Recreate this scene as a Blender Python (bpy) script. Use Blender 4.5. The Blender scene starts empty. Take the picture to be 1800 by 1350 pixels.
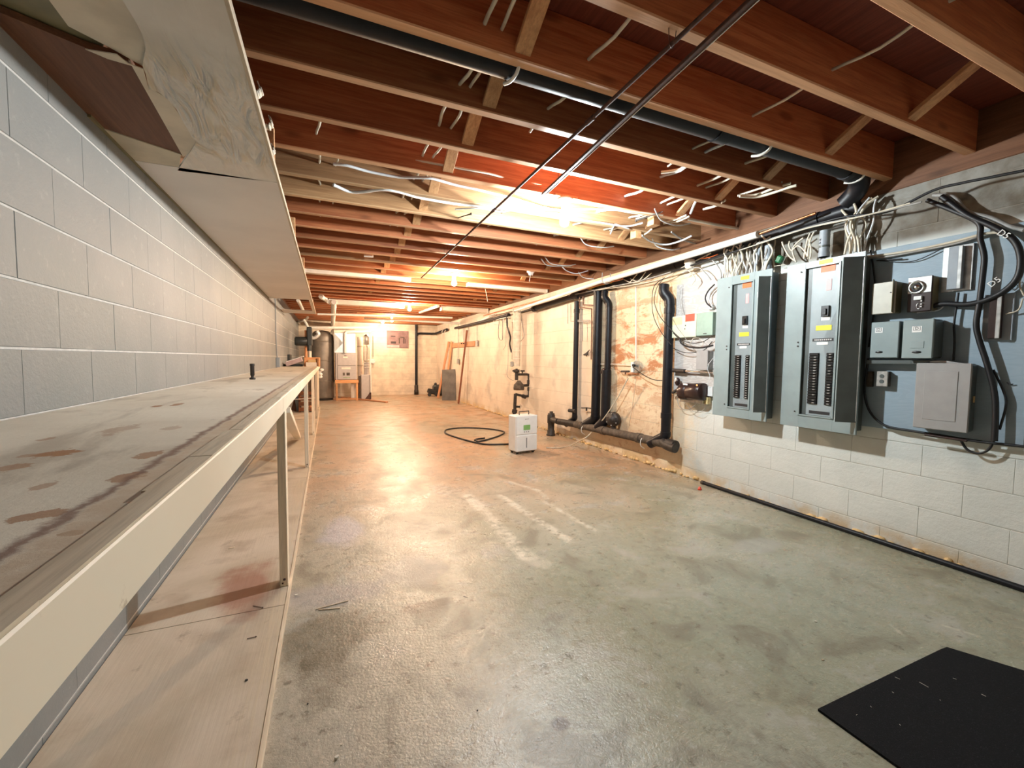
import bpy, math, random
from mathutils import Vector, Matrix
random.seed(7)
sc = bpy.context.scene
C = sc.collection
D = bpy.data

# ------------------------------------------------------------------ camera
# axes of the room (X right, Y along the basement, Z up) seen from the camera, metres
FPX = 744.65
def unit(v):
    return Vector(v).normalized()
AY = unit((-323, 46, -FPX)); AX = unit((1720, 23, -FPX)); AZ = AX.cross(AY).normalized(); AX = AY.cross(AZ).normalized()
CAM = Vector((0, 0, 1.245))
cd = D.cameras.new('camera'); cam = D.objects.new('camera', cd); C.objects.link(cam)
rot = Matrix((AX, AY, AZ))
cam.matrix_world = Matrix.Translation(CAM) @ rot.to_4x4()
cd.sensor_fit = 'HORIZONTAL'; cd.sensor_width = 36; cd.lens = FPX / 1800 * 36; cd.clip_start = .02; cd.clip_end = 60
sc.camera = cam
def P(px, py, X=None, Y=None, Z=None):
    """point of the room on the plane X=, Y= or Z= (measured from the 1800x1350 photograph)"""
    r = rot @ Vector((px - 900, 675 - py, -FPX))
    if X is not None: return CAM + r * (X / r.x)
    if Y is not None: return CAM + r * (Y / r.y)
    return CAM + r * ((Z - CAM.z) / r.z)

# ------------------------------------------------------------------ light and exposure
w = D.worlds.new('world'); sc.world = w; w.use_nodes = True
w.node_tree.nodes['Background'].inputs[0].default_value = (.5, .55, .6, 1)
w.node_tree.nodes['Background'].inputs[1].default_value = .3
sc.view_settings.view_transform = 'Standard'; sc.view_settings.look = 'None'
sc.view_settings.gamma = 1; sc.view_settings.use_curve_mapping = False
sc.view_settings.exposure = 0.14
COOL = (.88, .97, 1.0); WARM = (1.0, .74, .50)
# bulb: position, colour, strength
BULBS = [((1.70, 2.93, 2.32), COOL, 3000), ((1.675, 6.0, 2.335), WARM, 3200), ((1.64, 9.45, 2.32), WARM, 3500),
         ((1.62, 12.1, 2.29), WARM, 2400), ((1.60, 14.05, 2.27), WARM, 1500)]

# ------------------------------------------------------------------ material helpers
class NT:
    def __init__(s, name):
        s.m = D.materials.new(name); s.m.use_nodes = True; s.t = s.m.node_tree
        s.b = s.t.nodes['Principled BSDF']; s.g = s.t.nodes.new('ShaderNodeNewGeometry')
        s.pos = s.g.outputs['Position']
    def n(s, typ, **k):
        x = s.t.nodes.new(typ)
        for a, v in k.items(): setattr(x, a, v)
        return x
    def put(s, sock, v):
        if hasattr(v, 'is_linked') or isinstance(v, bpy.types.NodeSocket): s.t.links.new(v, sock)
        elif isinstance(v, (tuple, list)) and len(v) == 3 and sock.type == 'RGBA': sock.default_value = (*v, 1)
        else: sock.default_value = v
    def math(s, op, a, b=0.0, c=0.0, clamp=False):
        x = s.n('ShaderNodeMath', operation=op, use_clamp=clamp)
        s.put(x.inputs[0], a); s.put(x.inputs[1], b); s.put(x.inputs[2], c); return x.outputs[0]
    def vm(s, op, a, b=(0, 0, 0)):
        x = s.n('ShaderNodeVectorMath', operation=op); s.put(x.inputs[0], a); s.put(x.inputs[1], b)
        return x.outputs['Value'] if op in ('DOT_PRODUCT', 'LENGTH') else x.outputs[0]
    def scale(s, vec, sc3): return s.vm('MULTIPLY', vec, sc3)
    def noise(s, scale, detail=4, rough=.55, vec=None, dist=0.0):
        x = s.n('ShaderNodeTexNoise'); s.put(x.inputs['Vector'], vec if vec is not None else s.pos)
        x.inputs['Scale'].default_value = scale; x.inputs['Detail'].default_value = detail
        x.inputs['Roughness'].default_value = rough; x.inputs['Distortion'].default_value = dist
        return x.outputs[0]
    def voro(s, scale, vec=None):
        x = s.n('ShaderNodeTexVoronoi'); s.put(x.inputs['Vector'], vec if vec is not None else s.pos)
        x.inputs['Scale'].default_value = scale; return x.outputs['Distance']
    def ramp(s, f, a, b, lo=0.0, hi=1.0):
        x = s.n('ShaderNodeMapRange', interpolation_type='SMOOTHSTEP')
        s.put(x.inputs[0], f); x.inputs[1].default_value = a; x.inputs[2].default_value = b
        x.inputs[3].default_value = lo; x.inputs[4].default_value = hi; return x.outputs[0]
    def mix(s, f, a, b):
        x = s.n('ShaderNodeMix', data_type='RGBA'); s.put(x.inputs[0], f)
        s.put(x.inputs[6], a if not isinstance(a, tuple) else (*a, 1)); s.put(x.inputs[7], b if not isinstance(b, tuple) else (*b, 1))
        return x.outputs[2]
    def sep(s, v=None):
        x = s.n('ShaderNodeSeparateXYZ'); s.put(x.inputs[0], v if v is not None else s.pos); return x.outputs
    def seg(s, a, b, wd, soft, vec=None):
        """mask round the segment a-b in the XY plane"""
        vec = vec if vec is not None else s.pos
        a = Vector(a); b = Vector(b); ab = b - a; L2 = ab.dot(ab)
        pa = s.vm('SUBTRACT', vec, tuple(a))
        t = s.math('DIVIDE', s.vm('DOT_PRODUCT', pa, tuple(ab)), L2, clamp=True)
        c = s.n('ShaderNodeVectorMath', operation='SCALE'); c.inputs[0].default_value = tuple(ab); s.put(c.inputs['Scale'], t)
        d = s.vm('LENGTH', s.vm('SUBTRACT', pa, c.outputs[0]))
        return s.ramp(d, wd, wd + soft, 1, 0)
    def bump(s, h, strength, dist=.01):
        x = s.n('ShaderNodeBump'); s.put(x.inputs['Height'], h); x.inputs['Strength'].default_value = strength
        x.inputs['Distance'].default_value = dist; s.t.links.new(x.outputs[0], s.b.inputs['Normal'])
    def fin(s, col, rough=.6, metal=0.0, spec=None):
        s.put(s.b.inputs['Base Color'], col); s.put(s.b.inputs['Roughness'], rough); s.b.inputs['Metallic'].default_value = metal
        if spec is not None: s.b.inputs['Specular IOR Level'].default_value = spec
        return s.m
def simple(name, col, rough=.5, metal=0.0, var=.12, sc_=14, bump=.0, bsc=120, spec=None):
    k = NT(name); f = k.noise(sc_, 4)
    a = tuple(c * (1 - var) for c in col); b = tuple(min(1, c * (1 + var)) for c in col)
    if bump: k.bump(k.noise(bsc, 3), bump, .003)
    return k.fin(k.mix(k.ramp(f, .3, .7), a, b), rough, metal, spec)
def wood(name, c1, c2, axis=0, rough=.55, spec=.3, bare=None):  # bare: paler tone that puts light into the undersides
    """grain along one world axis, with knots, tinted piece by piece"""
    k = NT(name); oi = k.n('ShaderNodeObjectInfo')
    off = k.n('ShaderNodeVectorMath', operation='SCALE'); off.inputs[0].default_value = (9, 13, 17); k.put(off.inputs['Scale'], oi.outputs['Random'])
    v = k.vm('ADD', k.pos, off.outputs[0])
    st = [22, 22, 22]; st[axis] = 1.1
    g = k.noise(1.6, 6, .6, k.scale(v, tuple(st)), .6)
    fine = k.noise(6, 3, .6, k.scale(v, tuple(st)))
    ks = [5, 5, 5]; ks[axis] = 1.8
    kn = k.ramp(k.voro(1.0, k.scale(v, tuple(ks))), .05, .16, 1, 0)
    col = k.mix(k.ramp(g, .3, .7), c1, c2)
    col = k.mix(k.math('MULTIPLY', k.ramp(fine, .45, .65), .25), col, tuple(x * .45 for x in c1))
    col = k.mix(k.math('MULTIPLY', kn, .6), col, tuple(x * .3 for x in c1))
    if bare:      # undersides painted paler for the lamp and bounce light they catch
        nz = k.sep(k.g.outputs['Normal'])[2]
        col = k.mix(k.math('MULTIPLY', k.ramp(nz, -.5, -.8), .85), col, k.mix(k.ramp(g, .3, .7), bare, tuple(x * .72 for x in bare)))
    h = k.n('ShaderNodeHueSaturation'); k.put(h.inputs['Color'], col); k.put(h.inputs['Value'], k.ramp(oi.outputs['Random'], 0, 1, .75, 1.25))
    k.bump(fine, .25, .002)
    return k.fin(h.outputs[0], rough, 0, spec)

M = {}
M['abs'] = simple('black_pipe', (.006, .006, .009), .45, var=.3, spec=.35)
M['cast'] = simple('cast_iron', (.028, .021, .017), .55, var=.5, sc_=30, bump=.3, bsc=80)
M['dusty'] = simple('dusty_iron', (.085, .065, .048), .75, var=.4, sc_=20, bump=.3, bsc=60)
M['rubber'] = simple('rubber', (.02, .02, .02), .6)
M['black'] = simple('black_cable', (.007, .007, .009), .5)
M['pvc'] = simple('white_pipe', (.78, .76, .70), .35, var=.05)
M['cable'] = simple('pale_cable', (.62, .56, .44), .45, var=.15, sc_=6)
M['cablegrey'] = simple('grey_cable', (.33, .32, .30), .45, var=.2)
M['cableblue'] = simple('white_cable', (.70, .74, .76), .4, var=.08)
M['enamel'] = simple('grey_enamel', (.27, .335, .34), .38, var=.07, sc_=5)
M['enameldark'] = simple('dark_grey_enamel', (.09, .105, .10), .42, var=.15, sc_=6)
M['deadfront'] = simple('blue_grey_plate', (.33, .39, .41), .42, var=.05)
M['galv'] = simple('galvanised', (.55, .56, .55), .32, .85, var=.2, sc_=20)
M['conduit'] = simple('grey_conduit', (.30, .34, .38), .5, var=.06)
M['chrome'] = simple('bright_metal', (.7, .7, .68), .22, 1.0)
M['breaker'] = simple('breaker_black', (.012, .012, .013), .35)
M['dullcopper'] = simple('dull_copper', (.22, .12, .08), .5, .4, var=.25, sc_=30)
M['copper'] = simple('copper', (.55, .22, .10), .35, .9, var=.25, sc_=30)
M['rust'] = simple('rusty_steel', (.075, .032, .022), .7, .0, var=.4, sc_=25)
M['yellow'] = simple('yellow_label', (.85, .72, .03), .5, var=.06)
M['orange'] = simple('orange_label', (.80, .16, .035), .5)
M['pink'] = simple('pink_label', (.80, .38, .38), .5)
M['red'] = simple('red_label', (.75, .07, .04), .5)
M['white'] = simple('white_label', (.82, .82, .80), .5, var=.04)
M['ink'] = simple('ink', (.02, .02, .022), .6)
M['green'] = simple('green_plastic', (.02, .16, .06), .45)
M['sage'] = simple('sage_green_box', (.30, .42, .35), .45, var=.06)
M['palegreen'] = simple('pale_green_box', (.62, .66, .50), .45, var=.05)
M['straw'] = simple('straw_label', (.80, .65, .33), .5, var=.08)
M['beigebox'] = simple('beige_metal_box', (.55, .53, .45), .42, var=.06)
M['olive'] = simple('olive_box_side', (.20, .17, .09), .5)
M['greyplastic'] = simple('grey_plastic_cover', (.34, .335, .33), .45, var=.04)
M['whiteplastic'] = simple('white_appliance', (.80, .80, .77), .32, var=.03)
M['darkplastic'] = simple('dark_plastic', (.03, .035, .035), .4)
M['screen'] = simple('green_display', (.20, .42, .13), .3)
M['coil'] = simple('brown_coil', (.03, .014, .012), .3)
M['furn'] = simple('furnace_grey', (.46, .42, .40), .4, var=.05)
M['foil'] = simple('foil_faced_duct', (.74, .76, .74), .28, .45, var=.08, sc_=9, bump=.4, bsc=14)
M['tank'] = simple('tank_grey', (.20, .17, .14), .45, .2, var=.25, sc_=3)
M['insul'] = simple('wrapped_insulation', (.62, .55, .45), .7, var=.12, sc_=18, bump=.4, bsc=30)
M['glass'] = simple('white_porcelain', (.8, .8, .78), .25, var=.02)
M['sheet'] = simple('grey_sheet', (.12, .105, .09), .5, .1, var=.25, sc_=5)
M['redplastic'] = simple('red_plastic', (.75, .07, .03), .4)
M['chip'] = simple('plaster_crumb', (.75, .70, .60), .8)
M['brush'] = simple('yellow_wood', (.70, .48, .22), .6, var=.1)
M['lilac'] = simple('faded_carton', (.50, .38, .38), .7, var=.1)
M['fixture'] = simple('cream_fixture', (.80, .70, .58), .4, var=.05)
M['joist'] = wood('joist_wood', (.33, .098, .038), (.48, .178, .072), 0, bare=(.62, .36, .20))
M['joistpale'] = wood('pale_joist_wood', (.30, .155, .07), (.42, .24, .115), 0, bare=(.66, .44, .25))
M['block'] = wood('blocking_wood', (.40, .20, .09), (.55, .31, .15), 1)
M['ply'] = wood('subfloor_wood', (.15, .035, .02), (.21, .055, .03), 1)
M['lumber'] = wood('reddish_lumber', (.62, .27, .13), (.74, .38, .20), 2)
M['stand'] = wood('orange_stand_wood', (.58, .27, .11), (.70, .38, .18), 0)
M['pole'] = wood('brown_pole_wood', (.24, .085, .045), (.34, .13, .07), 2)
M['leg'] = wood('painted_leg_wood', (.76, .62, .45), (.84, .72, .56), 2)
M['darkboard'] = wood('brown_board', (.14, .052, .022), (.21, .085, .038), 1)
M['plate'] = wood('wall_plate_wood', (.15, .065, .03), (.22, .10, .05), 1)
M['cream'] = simple('cream_batten', (.50, .44, .33), .7, var=.12, sc_=7)
M['edge'] = wood('pale_edge_strip', (.62, .50, .36), (.74, .63, .48), 1)

# weathered grey plywood with cathedral grain
def ply_grey(name, c1, c2):
    k = NT(name); v = k.scale(k.pos, (1, 1.2, 5)); g = k.noise(1.5, 3, .5, v, 1.5)
    wv = k.math('SINE', k.math('MULTIPLY', g, 60.0)); col = k.mix(k.ramp(wv, -.3, 1), c1, c2)
    col = k.mix(k.math('MULTIPLY', k.ramp(k.noise(3), .5, .7), .5), col, tuple(x * .75 for x in c1))
    return k.fin(col, .6)
M['backpaint'] = ply_grey('painted_backboard', (.30, .385, .45), (.318, .405, .47))
M['backraw'] = ply_grey('weathered_backboard', (.46, .44, .42), (.56, .55, .53))

# left wall: grey painted blocks
k = NT('grey_painted_block')
f = k.noise(1.7, 5, .6); f2 = k.noise(24, 4, .6); g = k.noise(.8, 3)
col = k.mix(k.ramp(f, .35, .7), (.195, .212, .218), (.25, .256, .255))
col = k.mix(k.math('MULTIPLY', k.ramp(g, .45, .65), .5), col, (.185, .215, .21))
col = k.mix(k.math('MULTIPLY', k.ramp(f2, .58, .75), .35), col, (.36, .36, .355))
k.bump(k.math('ADD', k.noise(60, 4, .7), k.math('MULTIPLY', f, 1.5)), .35, .004)
M['leftblock'] = k.fin(col, .55)
M['leftmortar'] = simple('pale_mortar', (.58, .575, .56), .7, var=.1, sc_=30, bump=.4)

# right wall: white paint near, cream and rust-stained further along
def rightwall(name, dark=1.0):
    k = NT(name); x, y, z = k.sep()
    f = k.noise(2.2, 5, .6); f2 = k.noise(11, 6, .7); f3 = k.noise(2.6, 6, .72, k.scale(k.pos, (1, .8, 2.0)), .8)
    base = k.mix(k.ramp(f, .3, .7), (.62, .645, .61), (.72, .74, .70))
    cream = k.mix(k.ramp(f, .3, .7), (.74, .56, .36), (.82, .68, .48))
    far = k.mix(k.ramp(f, .3, .7), (.66, .56, .45), (.76, .67, .55))
    yy = k.math('ADD', y, k.math('MULTIPLY', k.math('SUBTRACT', f2, .5), .5))
    col = k.mix(k.ramp(yy, 3.15, 3.6), base, cream)
    col = k.mix(k.ramp(yy, 4.9, 5.5), col, far)
    m = k.math('MULTIPLY', k.ramp(y, 3.4, 3.75), k.ramp(y, 4.6, 5.2, 1, 0))
    zz = k.math('ADD', k.math('MULTIPLY', k.ramp(z, .55, 1.2), .9), .25)
    zz = k.math('MULTIPLY', zz, k.ramp(z, 1.75, 2.1, 1, .45))
    ru = k.math('MULTIPLY', k.math('MULTIPLY', k.ramp(f3, .47, .60), m), zz)
    col = k.mix(k.math('MULTIPLY', ru, .85), col, (.47, .19, .075))
    ru2 = k.math('MULTIPLY', k.math('MULTIPLY', k.ramp(f2, .55, .62), m), .5)
    col = k.mix(ru2, col, (.50, .27, .12))
    # grubby patches, brown top, yellowed foot
    dirt = k.math('MULTIPLY', k.ramp(k.noise(1.4, 4, .6), .52, .68), k.ramp(y, 5.2, 6.2))
    col = k.mix(k.math('MULTIPLY', dirt, .6), col, (.40, .36, .31))
    foot = k.math('MULTIPLY', k.ramp(z, .04, .16, 1, 0), k.ramp(k.noise(3.2, 5, .6), .42, .6))
    col = k.mix(k.math('MULTIPLY', foot, .7), col, (.58, .40, .18))
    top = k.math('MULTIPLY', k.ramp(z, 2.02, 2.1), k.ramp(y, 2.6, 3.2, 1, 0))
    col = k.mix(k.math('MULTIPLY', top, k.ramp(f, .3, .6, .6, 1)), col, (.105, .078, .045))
    k.bump(k.math('ADD', k.noise(45, 5, .7), k.math('MULTIPLY', f3, 2.0)), .5, .005)
    if dark != 1.0: col = k.mix(.45, col, (.30, .27, .22))
    return k.fin(col, .6)
M['rightblock'] = rightwall('stained_white_block')
M['rightmortar'] = rightwall('stained_mortar', .6)
M['farblock'] = simple('cream_far_block', (.70, .60, .47), .6, var=.12, sc_=5, bump=.4, bsc=40)
M['farmortar'] = simple('far_mortar', (.42, .33, .24), .7, var=.15, sc_=8)

# concrete floor
k = NT('concrete_floor'); x, y, z = k.sep()
n1 = k.noise(.9, 6, .62, None, .5); n2 = k.noise(3.2, 6, .65, None, .6); n3 = k.noise(16, 6, .7); n4 = k.noise(90, 3, .7)
n5 = k.noise(1.1, 5, .6, k.scale(k.pos, (1.0, .45, 1)), 1.0)
col = k.mix(k.ramp(n1, .33, .68), (.28, .305, .22), (.42, .445, .365))
brown = k.math('MULTIPLY', k.ramp(y, 2.0, 5.0, .15, .9), k.ramp(n5, .35, .6, .45, 1))
col = k.mix(brown, col, (.50, .30, .175))
leftm = k.math('MULTIPLY', k.ramp(x, -.1, 1.3, .75, 0), k.ramp(y, .6, 4.0, 1, .3))
col = k.mix(leftm, col, (.50, .43, .355))
col = k.mix(k.math('MULTIPLY', k.ramp(n2, .53, .68), .6), col, (.48, .46, .41))
col = k.mix(k.math('MULTIPLY', k.ramp(n2, .50, .34), .6), col, (.18, .155, .11))
gm = k.math('MULTIPLY', k.math('MULTIPLY', k.ramp(x, 1.0, 2.2), k.ramp(y, 1.1, 2.6, 1, 0)), k.ramp(n1, .4, .6))
col = k.mix(k.math('MULTIPLY', gm, .35), col, (.20, .235, .17))
col = k.mix(k.math('MULTIPLY', k.ramp(n3, .58, .72), .5), col, (.55, .53, .47))
col = k.mix(k.math('MULTIPLY', k.ramp(n3, .44, .32), .6), col, (.12, .10, .07))
# white drag marks and pale patches
wob = k.vm('ADD', k.pos, k.vm('MULTIPLY', k.vm('SUBTRACT', k.n('ShaderNodeTexNoise').outputs[1], (.5, .5, .5)), (.0, .0, .0)))
marks = [((820, 868), (925, 978), .028, .05, .85), ((880, 872), (1000, 950), .012, .045, .95), ((958, 882), (1045, 932), .006, .035, .8),
         ((925, 978), (955, 992), .03, .05, .5), ((880, 842), (945, 862), .01, .03, .5), ((945, 862), (962, 876), .01, .03, .5),
         ((700, 760), (760, 795), .01, .04, .35), ((1565, 1098), (1590, 1118), .003, .012, .5), ((1660, 1100), (1720, 1118), .003, .012, .4)]
for a, b, wd, so, st in marks:
    m_ = k.seg(P(*a, Z=0), P(*b, Z=0), wd, so)
    col = k.mix(k.math('MULTIPLY', k.math('MULTIPLY', m_, k.ramp(k.math('ADD', n3, k.math('MULTIPLY', n2, .8)), .72, 1.02, .0, 1)), st), col, (.72, .67, .54))
for (px, py), (rx, ry), c_, st in [((600, 935), (.16, .34), (.50, .47, .50), .7), ((590, 1045), (.3, .16), (.40, .37, .37), .5), ((985, 1272), (.035, .03), (.10, .06, .04), .8),
                       ((560, 1115), (.35, .22), (.13, .11, .07), .6), ((720, 1000), (.22, .2), (.42, .40, .36), .5), ((1330, 960), (.25, .1), (.46, .46, .42), .5), ((745, 1065), (.16, .05), (.14, .11, .08), .6)]:
    c = P(px, py, Z=0)
    d = k.vm('LENGTH', k.vm('DIVIDE', k.vm('SUBTRACT', k.pos, (c.x, c.y, 0)), (rx, ry, 1)))
    d = k.math('ADD', d, k.math('MULTIPLY', k.math('SUBTRACT', n2, .5), 1.8))
    col = k.mix(k.math('MULTIPLY', k.ramp(d, .5, 1.1, 1, 0), st), col, c_)
rr = k.math('ADD', k.ramp(n2, .36, .64, .40, .24), k.ramp(y, 4.0, 8.0, 0, .07))
rr = k.math('ADD', k.math('SUBTRACT', rr, k.ramp(y, 3.2, 1.5, 0, .06)), k.ramp(n3, .3, .7, -.05, .07))
k.bump(k.math('ADD', k.math('MULTIPLY', n4, .6), k.math('MULTIPLY', n3, 1.2)), .5, .006)
M['floor'] = k.fin(col, rr, 0, .5)

# bench top: dusty painted board with flaked rusty patches and a rusty front line
k = NT('stained_bench_top'); x, y, z = k.sep()
n1 = k.noise(2.0, 5, .6); n2 = k.noise(22, 7, .75); n3 = k.noise(4, 5, .6, k.scale(k.pos, (1, .35, 1)), .8)
n4 = k.noise(60, 4, .7)
col = k.mix(k.ramp(n1, .3, .7), (.64, .565, .45), (.78, .71, .59))
col = k.mix(k.math('MULTIPLY', k.ramp(n3, .52, .68), .5), col, (.27, .20, .13))
col = k.mix(k.ramp(n2, .60, .72, 0, .3), col, (.22, .16, .10))
for (px, py), (rx, ry), st in [((100, 797), (.028, .042), 1.0), ((60, 800), (.02, .02), .6), ((226, 838), (.022, .028), .8), ((262, 800), (.02, .035), .75), ((75, 906), (.026, .022), .8), ((275, 714), (.014, .03), 1.0),
                       ((312, 711), (.014, .05), .9), ((210, 755), (.03, .09), .45), ((20, 822), (.03, .03), .7), ((130, 936), (.01, .01), .8), ((80, 853), (.012, .03), .6), ((85, 771), (.012, .03), .6), ((300, 752), (.02, .05), .4)]:
    c = P(px, py, Z=1.06)
    d = k.vm('LENGTH', k.vm('DIVIDE', k.vm('SUBTRACT', k.vm('MULTIPLY', k.pos, (1, 1, 0)), (c.x, c.y, 0)), (rx, ry, 1)))
    d = k.math('ADD', d, k.math('MULTIPLY', k.math('SUBTRACT', n2, .5), 3.4))
    col = k.mix(k.math('MULTIPLY', k.ramp(d, .85, 1.0, 1, 0), st), col, (.33, .135, .035))
xe = k.math('ADD', x, k.math('MULTIPLY', k.math('SUBTRACT', n2, .5), .045))
line = k.math('MULTIPLY', k.ramp(xe, -.292, -.278), k.ramp(xe, -.276, -.264, 1, 0))
col = k.mix(k.math('MULTIPLY', line, k.ramp(y, 2.5, 5, .85, .3)), col, (.16, .055, .025))
col = k.mix(k.math('MULTIPLY', k.ramp(xe, -.275, -.26), k.ramp(n2, .3, .6, .35, .8)), col, (.55, .40, .26))
k.bump(k.math('ADD', n2, k.math('MULTIPLY', n3, 2)), .35, .004)
M['benchtop'] = k.fin(col, .5)
k = NT('cream_fascia_paint'); n1 = k.noise(2, 4); n2 = k.noise(14, 5, .7)
col = k.mix(k.ramp(n1, .3, .7), (.78, .68, .53), (.84, .75, .60)); col = k.mix(k.ramp(n2, .66, .74, 0, .6), col, (.34, .24, .14))
M['fascia'] = k.fin(col, .5)
k = NT('plywood_on_floor'); x, y, z = k.sep(); n1 = k.noise(1.3, 6, .62, None, .6); n2 = k.noise(6, 6, .7); n3 = k.noise(2.6, 5, .6)
gr = k.noise(3, 5, .6, k.scale(k.pos, (30, 1.2, 30)))
col = k.mix(k.ramp(n1, .33, .68), (.50, .415, .31), (.65, .555, .45))
col = k.mix(k.math('MULTIPLY', k.ramp(n3, .5, .7), .6), col, (.33, .24, .165))
col = k.mix(k.math('MULTIPLY', k.ramp(n2, .60, .72), .5), col, (.18, .12, .07))
c = P(445, 1035, Z=.02); d = k.vm('LENGTH', k.vm('DIVIDE', k.vm('SUBTRACT', k.vm('MULTIPLY', k.pos, (1, 1, 0)), (c.x, c.y, 0)), (.16, .3, 1)))
d = k.math('ADD', d, k.math('MULTIPLY', k.math('SUBTRACT', n3, .5), 3.0)); col = k.mix(k.ramp(d, .4, 1.2, .7, 0), col, (.30, .10, .06))
col = k.mix(k.math('MULTIPLY', k.ramp(x, -.34, -.24), k.ramp(gr, .45, .6, .1, .7)), col, (.60, .50, .36))
k.bump(k.math('ADD', n2, gr), .3, .004)
M['platform'] = k.fin(col, .5)
# damaged plasterboard ceiling
k = NT('water_damaged_plasterboard'); x, y, z = k.sep(); n1 = k.noise(3, 5, .6); wv = k.noise(1.7, 3, .5, k.scale(k.pos, (9, 2.0, 1)), 1.2)
dm = k.math('MULTIPLY', k.ramp(y, 1.55, 1.75), k.ramp(y, 2.55, 2.35))
dm = k.math('MULTIPLY', k.ramp(y, 1.5, 1.8), k.ramp(y, 2.3, 2.6, 1, 0))
col = k.mix(k.ramp(n1, .3, .7), (.62, .58, .52), (.72, .68, .62))
col = k.mix(k.math('MULTIPLY', k.math('MULTIPLY', k.ramp(wv, .50, .64), dm), .55), col, (.54, .45, .30))
k.bump(k.math('MULTIPLY', wv, k.math('ADD', k.math('MULTIPLY', dm, 4.0), .15)), .8, .02)
M['plaster'] = k.fin(col, .65)
M['plasterfar'] = simple('clean_plasterboard', (.68, .64, .60), .6, var=.05, sc_=2)
M['torn'] = simple('torn_paper', (.60, .53, .42), .75, var=.12, sc_=6, bump=.3, bsc=20)
# rubber mat
k = NT('black_mat'); n = k.noise(420, 2, .8); k.bump(n, .8, .003)
M['mat'] = k.fin(k.mix(k.ramp(k.noise(260, 2), .55, .8), (.006, .007, .009), (.03, .032, .038)), .85, 0, .2)

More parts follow.
